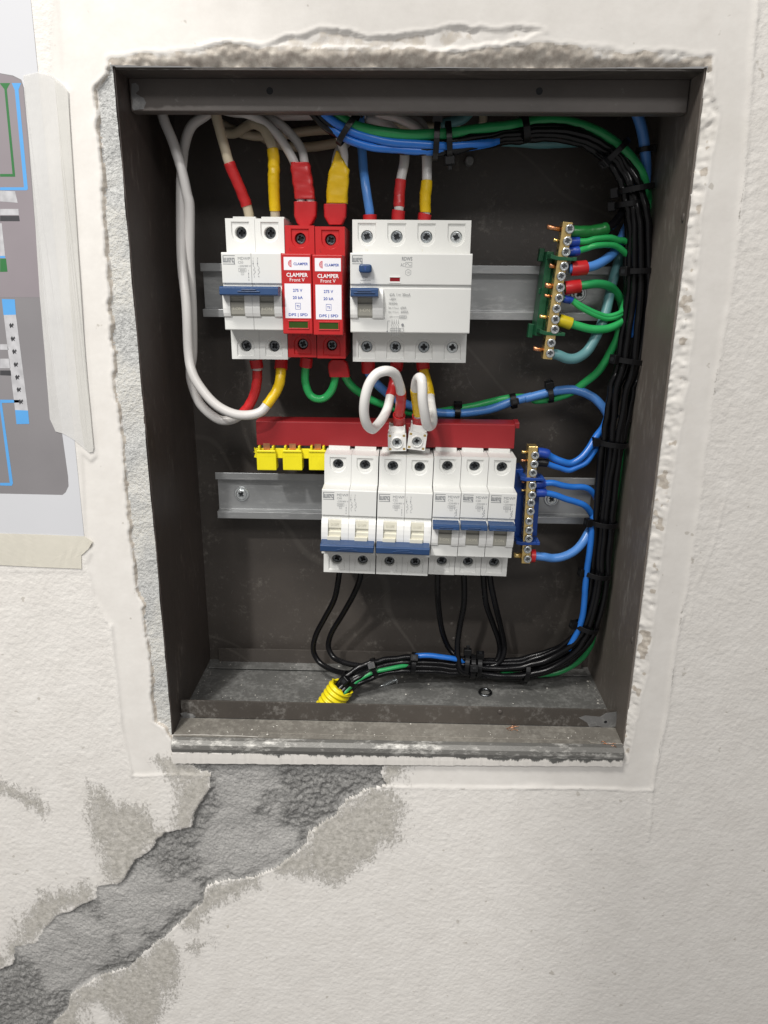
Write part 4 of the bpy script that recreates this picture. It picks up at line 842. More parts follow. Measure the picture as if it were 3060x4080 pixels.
hull_sleeve('twin_ferrule', 'red twin ferrule feeding the first surge protector', 'ferrule', FR, [('z1',1303,1441,1034),('z1',1304,1440,1060),('z1',1304,1438,1125),('z1',1322,1415,1172),('z1',1340,1398,1190)], 49, 4.1)
hull_sleeve('tape_wrap', 'creased yellow tape wrapped round a pair of white wires', 'tape', 'tape_yellow', [('z2',182,196,452),('z2',160,243,530),('z2',132,280,600),('z2',118,278,680),('z2',110,272,770),('z2',107,266,868)], 49, 3.9)
hull_sleeve('twin_ferrule', 'red twin ferrule feeding the second surge protector', 'ferrule', FR, [('z2',87,262,872),('z2',86,262,900),('z2',90,258,975),('z2',112,240,1015),('z2',128,226,1040)], 49, 4.1)
hull_sleeve('twin_ferrule', 'slanted red twin ferrule below the second surge protector', 'ferrule', FR, [('z6',214,298,20),('z6',196,318,42),('z6',190,326,70),('z6',196,334,110),('z6',202,338,140)], 50, 4.3)
wire('white wire dropping into the yellow-taped pair', 'wire_white', 2.8, V('z2', (150,100,52), (185,250,50), (215,370,48.5), (238,470,48.5), (240,560,49), (235,720,49), (227,860,49), (226,885,49)))
wire('hidden second white wire of the yellow-taped pair', 'wire_white_shaded', 3.0, V('z2', (320,330,74), (260,380,68), (210,440,58), (185,520,54), (168,640,50), (152,760,49), (150,880,49)))
# leakage switch, top
wire('light blue wire into the neutral pole on top of the leakage switch', 'wire_light_blue', 2.85, V('z2', (372,60,62), (372,250,60), (382,440,58), (400,600,55), (420,740,52), (438,880,50), (448,940,50), (450,1010,50)), [(6.25, 7, FR, 1.52, 'ferrule')])
wire('white wire with red tape on top of the leakage switch', 'wire_white_shaded', 3.0, V('z2', (430,180,66), (560,215,63), (680,320,58), (722,420,55), (724,520,53), (705,650,52), (690,780,51), (680,900,50), (677,950,50), (676,1010,50)), [(5.15, 6.95, 'tape_red', 1.12, 'tape_sleeve'), (7.3, 9, FR, 1.38, 'ferrule')])
wire('white wire with yellow tape on top of the leakage switch', 'wire_white_shaded', 3.0, V('z2', (500,130,60), (680,180,58), (830,260,56), (890,360,54), (908,480,52), (908,580,51), (898,690,50), (893,820,50), (888,930,50), (887,970,50), (886,1010,50)), [(5.95, 8.05, 'tape_yellow', 1.12, 'tape_sleeve'), (8.25, 10, FR, 1.38, 'ferrule')])
# leakage switch, bottom
rz = lambda v, *l: V(v, *l)
wire('light blue wire from the leakage switch to the neutral bar', 'wire_light_blue', 3.0,
     V('z6', (466,20,50), (467,60,50), (475,115,51), (515,175,55), (570,230,60), (640,285,64), (740,338,68), (850,370,72), (960,390,74), (1090,400,74), (1200,390,74), (1320,365,74), (1470,315,74), (1600,280,74)) + V('z7', (330,328,74), (540,268,73), (690,245,72), (820,250,71), (950,300,70), (1050,380,69), (1130,500,68), (1150,700,66), (1120,1000,66), (1080,1300,66), (990,1500,64), (930,1600,60), (880,1690,56), (800,1770,53), (700,1818,51), (600,1832,50), (510,1822,49), (430,1812,49), (390,1812,49)),
     [(0, 1.8, FR, 1.50, 'ferrule'), (31.0, 32.6, FR, 1.58, 'ferrule')])
loopA = V('z6', (665,20,50), (665,60,50), (655,125,48), (642,200,46), (625,268,42)) + V('z6', (600,360,36), (560,440,28), (515,496,20), (485,505,14), (455,470,8), (440,390,4), (445,290,2), (470,195,2), (525,120,3), (590,98,5), (645,120,10), (680,180,16), (690,245,22), (692,330,28), (686,410,34), (682,470,40), (680,520,42))
wire('white wire curled in a large loop, red tape at both ends', 'wire_white', 3.05, loopA, [(0, 1.5, FR, 1.40, 'ferrule'), (1.4, 4.05, 'tape_red', 1.07, 'tape_sleeve'), (17.05, 19.0, 'tape_red', 1.06, 'tape_sleeve'), (18.9, 20.6, FR, 1.32, 'ferrule')])
loopB = V('z6', (845,20,50), (848,70,50), (862,130,49), (878,200,47), (893,268,44)) + V('z6', (905,340,38), (913,400,30), (910,460,22), (892,488,16), (872,470,10), (855,390,6), (848,300,4), (846,220,4), (838,165,6), (822,146,9), (805,170,14), (800,230,20), (806,310,27), (813,400,34), (815,440,38), (822,500,41))
wire('white wire curled in a narrow loop, yellow tape at both ends', 'wire_white', 3.05, loopB, [(0, 1.45, FR, 1.40, 'ferrule'), (1.4, 4.05, 'tape_yellow', 1.07, 'tape_sleeve'), (16.0, 18.0, 'tape_yellow', 1.06, 'tape_sleeve'), (18.2, 20, FR, 1.32, 'ferrule')])
# greens under the surge protectors
wire('short green wire looped between the two surge protectors', 'wire_green', 2.6, V('z6', (38,10,50), (33,60,50), (26,120,52), (30,190,54), (60,260,55), (110,295,55), (165,285,55), (210,235,54), (232,170,52), (240,110,51)), [(0, 1.15, FR, 1.6, 'ferrule')])
wire('green wire from the surge protector to the right side of the box', 'wire_green', 2.7,
     V('z6', (290,90,53), (312,150,56), (350,210,60), (420,265,64), (520,318,68), (640,360,72), (780,392,75), (930,385,77), (1080,365,77), (1200,345,77), (1320,320,77), (1450,288,77), (1600,290,78)) + V('z7', (440,345,78), (590,325,77), (760,270,74), (900,175,71), (1040,60,68)) + V('z5', (880,2000,64), (935,1880,62), (955,1740,62), (1000,1600,66)))
# earth bar wires
wire('black wire with green tape on the top screw of the earth bar', 'wire_black', 2.6, V('z5', (1050,820,66), (985,870,64), (930,935,60), (880,995,56), (820,1030,53), (720,1048,51), (620,1052,50), (540,1050,50)), [(3.8, 6.9, 'tape_green', 1.35, 'tape_sleeve')])
wire('upper green wire with blue ferrule on the earth bar', 'wire_green', 1.95, V('z5', (1100,1290,66), (1050,1200,64), (985,1140,60), (930,1108,56), (860,1102,53), (760,1112,51), (680,1126,50), (610,1134,49), (560,1134,49), (530,1133,49)), [(6.9, 9, FB, 1.5, 'ferrule')])
wire('second green wire with blue ferrule on the earth bar', 'wire_green', 1.95, V('z5', (1100,1420,68), (1050,1320,65), (990,1235,60), (920,1175,56), (840,1150,53), (750,1165,51), (680,1188,50), (610,1206,49), (560,1212,49), (520,1215,49)), [(6.95, 9, FB, 1.5, 'ferrule')])
wire('light blue wire in a fat red ferrule on the earth bar', 'wire_light_blue', 3.0, V('z5', (1110,700,72), (1080,880,70), (1000,1010,68), (960,1110,66), (905,1200,62), (840,1265,57), (750,1318,52), (660,1340,50), (600,1346,49), (540,1348,49)), [(6.9, 8.7, FR, 1.5, 'ferrule')])
wire('dark green wire in a red ferrule looping off the earth bar', 'wire_dark_green', 2.75, V('z5', (1010,1800,74), (975,1700,72), (950,1600,68), (900,1520,63), (840,1482,58), (760,1470,54), (680,1478,51), (610,1488,50), (550,1498,49), (505,1503,49)), [(6.8, 9, FR, 1.55, 'ferrule')])
for k, (dx, dy, lb) in enumerate(((0, -10, 'upper strand of the double green wire on the earth bar'), (0, 12, 'lower strand of the double green wire on the earth bar'))):
    wire(lb, 'wire_green', 1.55, V('z5', (1040,1620+dy,64), (985,1680+dy,60), (920,1722+dy,56), (850,1735+dy,54), (780,1722+dy,52), (700,1690+dy,51), (620,1645+dy,50), (555,1605+dy*.6,49), (520,1592+dy*.4,49), (495,1588,49)), [(6.9, 9, FB, 1.55, 'ferrule')] if k else ())
wire('bright green wire in a yellow ferrule low on the earth bar', 'wire_green', 2.6, V('z5', (1040,1650,66), (990,1730,61), (930,1790,57), (860,1826,54), (780,1836,52), (700,1830,51), (620,1812,50), (545,1788,49), (490,1770,49), (455,1760,49)), [(6.9, 9, FYe, 1.5, 'ferrule')])
wire('teal wire curving up from the lowest screw of the earth bar', 'wire_teal', 3.3, V('z5', (1010,1080,76), (965,1200,74), (930,1310,72), (895,1430,68), (860,1560,64), (830,1680,61), (795,1800,58), (745,1920,55), (680,2015,53), (600,2062,51), (520,2065,50), (450,2040,49), (395,2028,49)))
# neutral bar wires
wire('blue wire with blue ferrule on the top screw of the neutral bar', 'wire_blue', 2.35, V('z7', (1160,380,68), (1120,480,66), (1070,590,62), (1010,690,58), (940,800,54), (860,890,52), (770,935,51), (680,925,50), (600,880,50), (540,850,49), (490,838,49), (460,838,49)), [(8.9, 11, FB, 1.42, 'ferrule')])
wire('blue wire with black ferrule on the neutral bar', 'wire_blue', 1.95, V('z7', (1200,480,70), (1120,610,66), (1060,720,62), (990,830,57), (910,930,53), (830,980,51), (750,995,50), (660,980,50), (600,955,49), (545,938,49), (500,932,49), (455,930,49)), [(8.9, 11, FK, 1.42, 'ferrule')])
wire('blue wire arching over the rail from the neutral bar', 'wire_blue', 2.1, V('z7', (1060,1420,64), (1030,1320,62), (995,1235,58), (945,1180,55), (870,1162,53), (780,1162,52), (690,1148,51), (600,1130,50), (525,1128,49), (480,1130,49), (440,1132,49)), [(7.9, 10, FB, 1.5, 'ferrule')])
wire('blue wire slanting across the rail from the neutral bar', 'wire_blue', 2.2, V('z7', (1020,1560,62), (985,1470,60), (950,1390,57), (890,1335,54), (810,1305,52), (720,1275,51), (620,1235,50), (525,1215,49), (480,1215,49), (440,1216,49)), [(6.9, 9, FB, 1.45, 'ferrule')])
# behind the top lip
for lb, m_, r, pp in (('upper brown-shaded cream wire crossing behind at the top', 'wire_cream', 3.0, V('z1', (800,520,88), (900,575,88), (1000,615,88), (1100,620,90), (1250,605,92), (1400,590,92), (1560,580,92), (1700,600,90))),
                      ('lower cream wire crossing behind at the top', 'wire_cream', 3.0, V('z1', (1060,600,96), (1150,655,96), (1260,685,96), (1400,685,96), (1560,665,94), (1640,650,92))),
                      ('pinkish white wire lying just under the top lip', 'wire_white_shaded', 3.2, V('z1', (760,420,66), (900,462,68), (1050,478,70), (1250,486,70), (1450,480,70), (1620,470,70), (1800,440,70))),
                      ('white wire crossing behind the black ties at the top', 'wire_white_shaded', 3.1, V('c3', (520,40,72), (700,60,72), (880,80,70), (1010,110,66), (1080,190,64), (1100,330,62))),
                      ('brown shaded wire between the white ones at the top', 'wire_cream', 3.0, V('c3', (640,130,80), (760,145,80), (900,150,80), (1050,165,80), (1200,160,80), (1400,140,80))),
                      ('pale teal wire rising behind the top lip', 'wire_teal', 3.3, V('c3', (1230,150,74), (1340,120,74), (1430,80,74), (1490,20,74), (1500,-60,74))),
                      ('short tan wire rising behind the top lip', 'wire_cream', 2.6, V('c3', (1560,-60,78), (1590,20,78), (1605,80,78), (1600,140,78))),
                      ('dull teal wire crossing below the bundle at upper right', 'wire_teal', 3.1, V('z5', (-160,310,84), (0,325,84), (150,338,84), (300,345,84), (450,340,84), (600,330,84), (760,315,82), (900,330,80))),
                      ('thick light blue wire dropping in the upper right corner', 'wire_light_blue', 3.3, V('z5', (1000,-60,60), (1060,60,60), (1108,190,61), (1135,320,62), (1148,450,64), (1150,580,67), (1140,720,70), (1120,860,72)))):
    wire(lb, m_, r, pp)
# the main harness
SP = V('z2', (-260,-60,30), (-60,80,31), (120,255,33), (300,350,36), (500,405,38), (720,430,40), (950,425,41), (1250,380,44)) + \
     V('z5', (0,300,50), (200,268,52), (400,252,53), (560,270,54), (720,325,56), (850,415,58), (955,530,59), (1030,665,59), (1070,820,58), (1090,1000,58), (1092,1300,58), (1080,1600,57), (1050,1900,56), (1010,2150,55)) + \
     V('z7', (1250,210,55), (1205,500,55), (1168,800,55), (1130,1100,56), (1092,1450,57), (1058,1750,58), (1025,2050,60)) + \
     V('z8', (1428,240,62), (1385,345,64), (1300,425,66), (1150,485,66), (1000,500,65), (860,488,64), (720,478,62), (590,470,60), (480,475,58), (400,492,55), (330,525,51), (262,575,46), (215,640,41), (190,700,36))
SCL = [.5,.5,.5,.5,.5,.5,.5,.45, .42,.42,.45,.5,.52,.58,.66,.8,.92,1.05,1.05,1.05,1.05,1.0, 1,.98,.95,.92,.9,.9,.9, .9,.95,1.1,1.1,1,.95,.9,.9,.85,.8,.75,.7,.65,.6]
SPp, SPt = catmull(SP, 3); SS = np.interp(SPt, range(len(SCL)), SCL)
tg = np.gradient(SPp, axis=0); tg /= np.linalg.norm(tg, axis=1)[:, None]
yv = np.array([0, 1.0, 0]); nv = np.cross(tg, yv); nv /= np.linalg.norm(nv, axis=1)[:, None]; dv = np.cross(nv, tg)
def strand(a, b, seed, t0=0, t1=99, wob=1.15):
    r = np.random.default_rng(seed); ph = r.uniform(0, 6.28, 4)
    idx = [i for i in range(len(SPp)) if t0 <= SPt[i] <= t1]
    return [SPp[i]+nv[i]*SS[i]*(a+wob*math.sin(SPt[i]*(.4+.05*(seed%7))+ph[0])+.5*wob*math.sin(SPt[i]*1.3+ph[1]))+dv[i]*SS[i]*(b+wob*math.sin(SPt[i]*.6+ph[2])) for i in idx]
# nv points to image left/down side of the run
offs = [(-6.6, 0), (-3.0, -2.4), (1.0, -3.2), (4.8, -2.2), (7.0, 1.0), (-4.6, 3.2), (-.6, 1.2), (3.0, 2.6), (0.2, 5.0)]
for i, (a, b) in enumerate(offs):
    wire('black wire running in the tied harness round the right side', 'wire_black', 2.05, strand(a, b, 100+i, t0=0 if i in (1, 2, 3, 6) else 6), group='black wires of the tied harness', sub=3)
wire('thin blue wire woven through the upper right of the harness', 'wire_blue', 1.6, strand(-.4, -1.2, 301, 13, 20, .5), sub=3)
wire('thin green wire along the inner edge of the harness bend', 'wire_green', 1.5, V('z5', (640,330,66), (760,398,64), (860,490,62), (930,585,61), (975,685,61), (1005,800,61), (1020,900,62), (1035,1050,64)))
wire('blue wire following the left edge of the harness to the floor', 'wire_blue', 2.2, V('z7', (985,1400,58), (968,1500,57), (955,1650,56), (938,1800,56), (925,1950,57), (905,2120,58)) + V('z8', (1400,150,58), (1385,240,59), (1362,320,61), (1320,400,63)))
wire('short blue wire surfacing on the harness along the floor', 'wire_blue', 2.0, V('z8', (850,470,66), (790,446,60), (720,432,58.5), (660,427,58), (600,432,59), (560,450,62)))
wire('green wire trailing behind the right edge of the harness', 'wire_dark_green', 2.4, V('z5', (1165,700,66), (1172,850,68), (1168,1050,70), (1150,1400,72), (1125,1800,72), (1100,2100,70)) + V('z7', (1300,300,68), (1262,700,66), (1215,1050,68), (1160,1500,70), (1110,2000,72)) + V('z8', (1445,300,72), (1420,390,74), (1360,460,76), (1280,500,76), (1200,515,74), (1100,520,70), (1000,515,66)))
wire('green wire entering the yellow conduit', 'wire_dark_green', 1.6, V('z8', (620,470,62), (540,478,56), (460,492,53), (400,508,51), (340,538,48), (298,568,45), (262,610,41), (240,680,36)))
# upper bundle in front: two blue and one thick green
wire('lower of the two blue wires sweeping under the top lip', 'wire_blue', 2.35, V('c3', (60,-70,30), (145,40,31), (225,145,32), (320,225,33), (450,290,34), (620,340,36), (800,368,38), (1000,378,39), (1160,375,40), (1300,362,42), (1480,340,44), (1659,310,46)) + V('c4', (120,270,50), (260,240,54), (420,230,58)))
wire('upper of the two blue wires sweeping under the top lip', 'wire_blue', 2.35, V('c3', (110,-70,28), (195,40,29), (290,125,30), (380,180,31), (480,225,32), (620,270,34), (800,305,36), (1000,322,37), (1160,328,38), (1300,332,40), (1480,320,42), (1659,300,45)) + V('c4', (100,285,52), (260,262,56)))
wire('thick green wire on top of the harness', 'wire_dark_green', 3.1, V('c3', (200,-50,34), (290,40,33), (380,105,33), (480,155,33), (600,195,34), (760,225,35), (950,238,37), (1160,235,39), (1330,222,41), (1500,200,44), (1659,180,46)) + V('c4', (150,165,50), (330,130,52), (500,112,54), (650,118,55), (800,150,56), (950,212,57), (1090,290,58), (1200,375,59), (1290,490,60), (1350,610,62), (1380,740,66), (1388,900,70)))
# black tails of the lower breakers
for lb, pp in (('black wire hanging from the left pole of the C40 breaker', V('z8', (240,10,50), (235,70,54), (215,160,62), (170,250,70), (130,330,74), (118,400,76), (140,455,74), (190,492,68), (250,510,62), (310,512,57))),
               ('black wire hanging from the right pole of the C40 breaker', V('z8', (342,10,50), (335,70,54), (308,140,60), (255,230,68), (205,320,73), (190,385,74), (210,435,71), (255,462,66), (320,475,61), (390,480,57))),
               ('black wire hanging from the C16 breaker', V('z8', (705,20,50), (703,110,54), (707,210,60), (725,310,66), (755,385,68), (790,430,66), (830,460,64))),
               ('black wire hanging from the middle C20 breaker', V('z8', (825,20,50), (829,90,53), (825,190,58), (808,290,62), (798,380,62), (800,450,60), (815,498,58), (860,516,60))),
               ('left of two black wires hanging from the end C20 breaker', V('z8', (920,20,50), (922,90,54), (935,190,60), (965,280,66), (990,350,69), (996,410,69), (980,455,67), (930,480,65))),
               ('right of two black wires hanging from the end C20 breaker', V('z8', (948,20,50), (955,90,53), (975,190,58), (1002,290,63), (1016,370,66), (1012,430,66), (985,468,65), (930,490,64)))):
    wire(lb, 'wire_black', 2.15, pp)

# ---------------------------------------------------------------- cable ties
def tie(label, v, x, y, Y, rx, ry, ang, head, w=3.4, tail=0, hs=1.0):
    """ang: direction of the bundle in the front view, degrees (0 = along x). head: angle round the bundle, 90 = facing the viewer, 0 and 180 = its two flanks"""
    c = P(v, x, y, Y); a = math.radians(ang); ax = np.array([math.cos(a), 0, math.sin(a)]); n = np.array([-math.sin(a), 0, math.cos(a)]); f = np.array([0, -1.0, 0])
    t = thing('cable_tie', label, 'cable tie', c)
    m_ = MB(); R_ = []
    for i in range(33):
        q = 2*math.pi*i/32; o_ = n*math.cos(q)*rx+f*math.sin(q)*ry; u = n*math.cos(q)/rx+f*math.sin(q)/ry; u /= np.linalg.norm(u)
        R_.append([o_+ax*w/2, o_+ax*w/2+u*1.0, o_-ax*w/2+u*1.0, o_-ax*w/2])
    m_.rings(R_, smooth=False); m_.build('strap', 'tie_black', t, bevel=.15, seg=1)
    q = math.radians(head); o_ = n*math.cos(q)*rx+f*math.sin(q)*ry; u = n*math.cos(q)/rx+f*math.sin(q)/ry; u /= np.linalg.norm(u); s_ = np.cross(ax, u)
    def bx(c0, ha, hu, hs_, name, mat='tie_black', bev=.4):
        k = MB(); vs = [c0+ax*sa*ha+u*su*hu+s_*ss*hs_ for sa in (-1, 1) for su in (-1, 1) for ss in (-1, 1)]
        k.add(vs, [(0, 1, 3, 2), (4, 6, 7, 5), (0, 4, 5, 1), (2, 3, 7, 6), (0, 2, 6, 4), (1, 5, 7, 3)]); return k.build(name, mat, t, bevel=bev)
    bx(o_+u*2.3*hs, w/2+1.2*hs, 2.4*hs, 2.6*hs, 'head'); bx(o_+u*4.75*hs, w/2-.5, .12, 1.3*hs, 'head_slot', 'dark_recess', 0)
    if tail: bx(o_+u*(4.6+tail/2), w/2-.4, tail/2, .7, 'cut_tail')
tie('black cable tie on the blue wires at the left of the sweep', 'c3', 415, 185, 33, 9.5, 5.5, -36, 0, tail=2)
tie('first of two neighbouring black cable ties on the top sweep', 'c3', 1190, 285, 40, 10.5, 7, -2, 20)
tie('second of two neighbouring black cable ties, its head hanging below', 'c3', 1300, 280, 42, 9, 7.2, 5, 180, tail=3)
tie('black cable tie high on the sweep near the leakage switch end', 'c4', 312, 185, 50, 7, 7, 12, 10, w=4)
tie('black cable tie at the start of the right-hand bend', 'c4', 1110, 390, 56, 9.5, 7, -45, 150, tail=2)
tie('black cable tie where the harness turns downward', 'c4', 1290, 715, 58, 10.5, 8, -80, 195)
tie('black cable tie head poking out above the green-taped wire', 'c4', 1230, 850, 62, 8, 7.5, -84, 200)
tie('small black cable tie on the thick light blue wire', 'c4', 1368, 368, 62, 3.9, 3.9, -83, 0, w=3, hs=.6)
tie('black cable tie on the harness level with the top of the upper rail', 'z5', 1078, 1368, 58, 10, 8.4, -88, 140)
tie('black cable tie on the harness below the earth bar', 'z5', 1010, 2085, 55.5, 10, 8.4, -97, 150)
tie('black cable tie on the blue and green wires, left one', 'z6', 1087, 385, 74, 3.8, 4.6, 0, 20, w=4, hs=.8)
tie('black cable tie on the blue and green wires, middle one facing front', 'z6', 1476, 310, 73, 4.4, 4.6, 12, 85, w=4, hs=.8)
tie('black cable tie on the blue and green wires, right one under the bend', 'z7', 572, 290, 73, 4.8, 4.6, 10, 10, w=3.6, tail=2)
tie('black cable tie beside the end of the red busbar sleeve', 'z7', 1160, 750, 56, 9.6, 8, -96, 172)
tie('black cable tie over the lower rail at the harness', 'z7', 1075, 1500, 58, 9.4, 8, -95, 165)
tie('black cable tie below the neutral bar', 'z7', 1015, 1980, 60, 9.4, 8, -98, 170)
tie('black cable tie where the harness bends towards the floor', 'z8', 1405, 293, 64, 8.6, 8, -105, 165)
tie('black cable tie at the right end of the floor run', 'z8', 1122, 500, 66, 7.5, 7, 175, -20)
tie('middle black cable tie of the cluster under the C20 breakers', 'z8', 868, 480, 63, 8.5, 7.5, 178, 110, tail=2)
tie('black cable tie with upright tail in the cluster under the C20 breakers', 'z8', 838, 470, 64, 8, 7, 176, 185, tail=3)
tie('right black cable tie of the cluster under the C20 breakers', 'z8', 898, 478, 64, 8, 7, 178, 170)
tie('black cable tie left of the short blue wire', 'z8', 590, 465, 60, 7.5, 7, 178, 140)
tie('black cable tie where the floor run dips to the conduit', 'z8', 408, 488, 56, 7, 6.5, 200, 130)
tie('black cable tie just above the yellow conduit', 'z8', 292, 540, 49, 6.6, 6, 232, 120)

# ---------------------------------------------------------------- conduit, loose screw, washer, crumbs
cA = P('c5', 445, 515, 44); cB = P('c5', 330, 690, 38)
def conduit():
    ax = np.array([.52, .10, .85]); ax /= np.linalg.norm(ax); u = np.cross(ax, [0, 1, 0]); u /= np.linalg.norm(u); w = np.cross(ax, u)
    rs = []; n = 40; L_ = 26; c0 = cA-ax*25
    for i in range(97):
        s = i/96; d = s*L_; r = 9.3+.6*math.sin(d*2*math.pi/3.7); row = []
        for k in range(n):
            q = 2*math.pi*k/n; rr = r*(1+.03*math.sin(2*q)); dd = d
            if i > 88: dd += (i-88)/8*(.9*math.sin(q*2+.6)+.7*math.sin(q*5+1)+.5*math.sin(q*9)); rr *= 1+.02*(i-88)/8*math.sin(q*7)
            row.append(c0+ax*dd+(u*math.cos(q)+w*math.sin(q))*rr)
        rs.append(row)
    m_ = MB(); m_.rings(rs); ri = [[c0+(p-c0)+((c0+ax*((p-c0)@ax))-p)*.09 for p in row] for row in rs]; m_.rings(ri); m_.rings([rs[-1], ri[-1]], smooth=False)
    tag(m_.build('corrugated_conduit', 'yellow_conduit'), 'torn end of yellow corrugated conduit with black wires going in', 'conduit')
conduit()
def ground_pt(v, x, y, Z):
    o = VIEW[v]; dd = fw+rt*(o[0]+x*o[2]-1530)/FPX-up*(o[1]+y*o[2]-2040)/FPX; return CAM+dd*(Z-CAM[2])/dd[2]
ls = thing('loose_screw', 'loose self-tapping screw lying on the box floor', 'screw', ground_pt('c5', 1035, 440, 2.8)); h0 = ground_pt('c5', 1035, 440, 2.8); h1 = ground_pt('c5', 865, 512, .8)
dr = (h1-h0); Ls = np.linalg.norm(dr); dr /= Ls
def lathe_along(prof, n=16):
    u = np.cross(dr, [0, 0, 1.0]); u /= np.linalg.norm(u); w = np.cross(dr, u); return [[dr*d+(u*math.cos(2*math.pi*k/n)+w*math.sin(2*math.pi*k/n))*r for k in range(n)] for d, r in prof]
m_ = MB(); m_.rings(lathe_along([(-1.6, .4), (-1.5, 1.6), (-1.0, 3.0), (0, 3.6), (.3, 3.5), (.4, 1.5)]), cap0=True); m_.build('head', 'zinc_screw', ls)
pr = [(.3, 1.3)]; d = .8
while d < Ls-3: pr += [(d, 1.4), (d+.35, 2.1), (d+.7, 1.4)]; d += 1.15
pr += [(Ls-2, .8), (Ls, .1)]
m_ = MB(); m_.rings(lathe_along(pr), smooth=False); m_.build('threaded_shank', 'zinc_screw', ls)
c = ground_pt('z8', 928, 602, 1.0); m_ = MB(); m_.rings([[(c[0]+(4.3+1.1*math.cos(q))*math.cos(a), c[1]+(4.3+1.1*math.cos(q))*math.sin(a), 1.0+.9*math.sin(q)+.5*math.sin(a)) for q in [2*math.pi*k/10 for k in range(10)]] for a in [2*math.pi*i/32 for i in range(33)]])
tag(m_.build('spring_washer', 'dark_screw'), 'small dark washer lying on the box floor', 'washer')
# crumbs of plaster
m_ = MB(); r_ = random.Random(3)
for i in range(330):
    s = r_.choice([.25, .3, .4, .5]); z = .0
    if i < 120: x, y, z = r_.uniform(2, 310), r_.uniform(21, 84), 0.1
    elif i < 180: x, y, z = r_.choice([r_.uniform(1, 6), r_.uniform(305, 311)]), r_.uniform(21, 95), .2
    elif i < 300: x, y, z = r_.uniform(2, 310), r_.uniform(0, 17), -.8
    else: x, y, z = r_.uniform(2, 310), r_.uniform(88, 96), 2.3
    if r_.random() < .05: s *= 2.6
    vs = [(x+s*r_.uniform(.6, 1.2)*a, y+s*r_.uniform(.6, 1.2)*b, z+s*.7*c_) for a, b, c_ in ((1, 0, 0), (-1, 0, 0), (0, 1, 0), (0, -1, 0), (0, 0, 1), (0, 0, -.6))]
    m_.add(vs, [(0, 2, 4), (2, 1, 4), (1, 3, 4), (3, 0, 4), (2, 0, 5), (1, 2, 5), (3, 1, 5), (0, 3, 5)])
tag(m_.build('plaster_crumbs', 'chip_white'), 'white plaster crumbs scattered on the box floor', kind='stuff')
for lb, v, cx, cy, Z, n in (('tangle of fine copper strands on the front channel', 'z8', 1045, 772, -.6, 5), ('tangle of fine copper strands at the lower right corner', 'z8', 1500, 850, -1.4, 8)):
    m_ = MB(); r_ = random.Random(n); c = ground_pt(v, cx, cy, Z)
    for i in range(n):
        p = c+np.array([r_.uniform(-4, 2), r_.uniform(-1.5, 1.5), .4]); q = [p]
        for k in range(4): p = p+np.array([r_.uniform(-.5, 2.6), r_.uniform(-1.3, 1.3), r_.uniform(-.15, .5)]); q.append(p)
        pa, _ = catmull(q, 4); m_.rings(tube_rings(pa, .16, 6))
    tag(m_.build('copper_strands', 'copper'), lb, 'wire scraps')

# ================================================================ printed sheet and masking tape on the left
po = thing('wall_poster', 'printed wiring diagram sheet taped to the wall at the left edge', 'poster', (-130, -5, 300)); PO = (130, 5, -300)
pY = -4.42
A0, A1 = P('y1', 225, 0, pY), P('y2', 570, 1765, pY)
tx = (A1[0]-A0[0])/(A0[2]-A1[2])
sheet = [(A0[0]-tx*45, A0[2]+45), (A1[0], A1[2]), (-222, A1[2]+1), (-216, A0[2]+45)]
MB().plate(sheet, pY, pY+.25).build('paper_sheet', 'paper', po, at=PO)
def ink(name, mat, v, l, dy):
    q = [(p[0], p[2]) for p in PL(v, l, pY-dy)]; MB().flat(q, pY-dy).build(name, mat, po, at=PO)
def D2(l): return l
grey = [(-170,290),(8,292),(45,300),(72,322),(85,340)]
gl = PL('d', [(-170,158),(0,158),(28,163),(46,172),(52,190),(100,690),(147,1030),(148,1050),(142,1063),(135,1069),(0,1066),(-170,1062)], pY-.05)
MB().flat([(p[0], p[2]) for p in gl], pY-.05).build('printed_panel', 'ink_grey', po, at=PO)
gl = PL('d', [(-170,160),(0,160),(26,165),(44,174),(50,192),(89,642),(-170,642)], pY-.08)
MB().flat([(p[0], p[2]) for p in gl], pY-.08).build('printed_upper_panel', 'ink_grey_purple', po, at=PO)
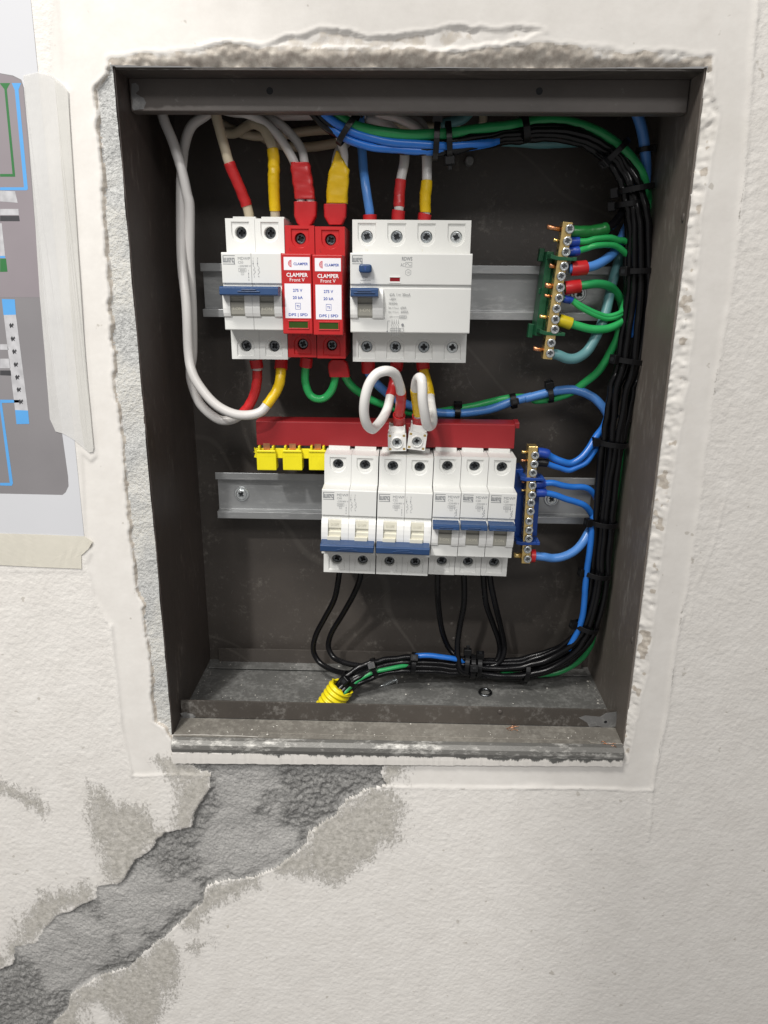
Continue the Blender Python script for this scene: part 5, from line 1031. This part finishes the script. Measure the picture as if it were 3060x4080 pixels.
for nm, mt, v, l in (('printed_green_line', 'ink_green', 'y1', [(0,610),(75,610),(50,655),(112,1298),(0,1298),(0,1278),(92,1278),(32,655),(0,615)]),
                     ('printed_blue_line', 'ink_blue', 'y1', [(85,610),(155,610),(136,660),(205,1390),(195,1398),(0,1398),(0,1376),(176,1376),(108,660)]),
                     ('printed_rail', 'ink_pale', 'y1', [(0,1400),(110,1405),(130,1490),(0,1480)]), ('printed_rail_shadow', 'ink_dark', 'y1', [(0,1585),(140,1585),(145,1625),(0,1625)]), ('printed_rail_face', 'ink_pale', 'y1', [(0,1535),(135,1535),(138,1580),(0,1580)]),
                     ('printed_blue_mark', 'ink_blue', 'y1', [(0,1880),(35,1880),(40,1896),(0,1896)]), ('printed_green_mark', 'ink_green', 'y1', [(0,1900),(44,1900),(55,1996),(0,1998)]),
                     ('printed_terminal_edge', 'ink_pale', 'y1', [(0,1640),(12,1640),(38,1880),(0,1880)]),
                     ('printed_blue_square', 'ink_blue', 'y2', [(12,155),(100,158),(108,262),(24,264)]), ('printed_blue_square', 'ink_blue', 'y2', [(102,908),(190,912),(198,1002),(112,1004)]),
                     ('printed_terminal_strip', 'ink_pale', 'y2', [(25,264),(108,262),(190,912),(102,908)]),
                     ('printed_lower_rail', 'ink_pale', 'y2', [(0,462),(48,462),(58,500),(0,500)]), ('printed_lower_rail', 'ink_pale', 'y2', [(0,560),(62,560),(70,625),(0,625)]), ('printed_rail_shadow', 'ink_dark', 'y2', [(0,640),(72,640),(76,675),(0,672)]),
                     ('printed_blue_line', 'ink_blue', 'y2', [(0,838),(135,840),(140,858),(12,860),(88,1405),(80,1422),(0,1420),(0,1402),(66,1402),(0,900)])):
    ink(nm, mt, v, l, .12)
for i, (x, y) in enumerate(((78,335),(88,425),(98,512),(108,600),(118,686),(128,770),(142,852))):
    q = PL('y2', [(x-16,y-4),(x-7,y-18),(x,y-6),(x+9,y-17),(x+16,y-3),(x+7,y+2),(x+14,y+17),(x+1,y+9),(x-8,y+19),(x-13,y+4)], pY-.18); MB().flat([(p[0], p[2]) for p in q], pY-.18).build('printed_screw', 'ink_dark', po, at=PO)
def tape(label, v, l, mat, y0, folds=()):
    q = [(p[0], p[2]) for p in PL(v, l, y0)]
    bm = bmesh.new(); vs = [bm.verts.new((a*S, y0*S, b*S)) for a, b in q]; f = bm.faces.new(vs); bmesh.ops.triangulate(bm, faces=[f]); bmesh.ops.subdivide_edges(bm, edges=bm.edges[:], cuts=6, use_grid_fill=True)
    for w in bm.verts: w.co.y += S*.16*math.sin(w.co.x*700+w.co.z*60)*math.sin(w.co.z*170+1)
    bmesh.ops.recalc_face_normals(bm, faces=bm.faces); me = bpy.data.meshes.new('masking_tape'); bm.to_mesh(me); bm.free(); me.materials.append(M[mat]); o = bpy.data.objects.new('masking_tape', me); COL.objects.link(o)
    so = o.modifiers.new('thickness', 'SOLIDIFY'); so.thickness = .12*S; so.offset = 0
    return tag(o, label, 'tape')
tape('long upright strip of masking tape along the right edge of the printed sheet', 'd', [(50,163),(82,156),(108,160),(135,180),(148,198),(157,420),(172,600),(184,760),(196,920),(203,968),(201,977),(193,978),(180,968),(163,952),(135,936),(120,932),(108,905),(98,780),(86,640),(76,480),(62,300),(54,190)], 'masking_tape', -4.72)
tape('second layer of masking tape lying over the upright strip', 'd', [(118,172),(146,196),(156,420),(171,600),(183,760),(195,918),(202,967),(200,976),(192,977),(182,966),(172,900),(160,760),(148,600),(138,440),(126,280)], 'masking_tape_double', -4.95)
tape('strip of cream masking tape along the bottom edge of the sheet', 'y2', [(-300,1735),(0,1745),(250,1752),(570,1765),(628,1800),(600,1850),(550,1895),(553,1985),(300,1975),(0,1960),(-300,1945)], 'masking_tape_cream', -4.72)
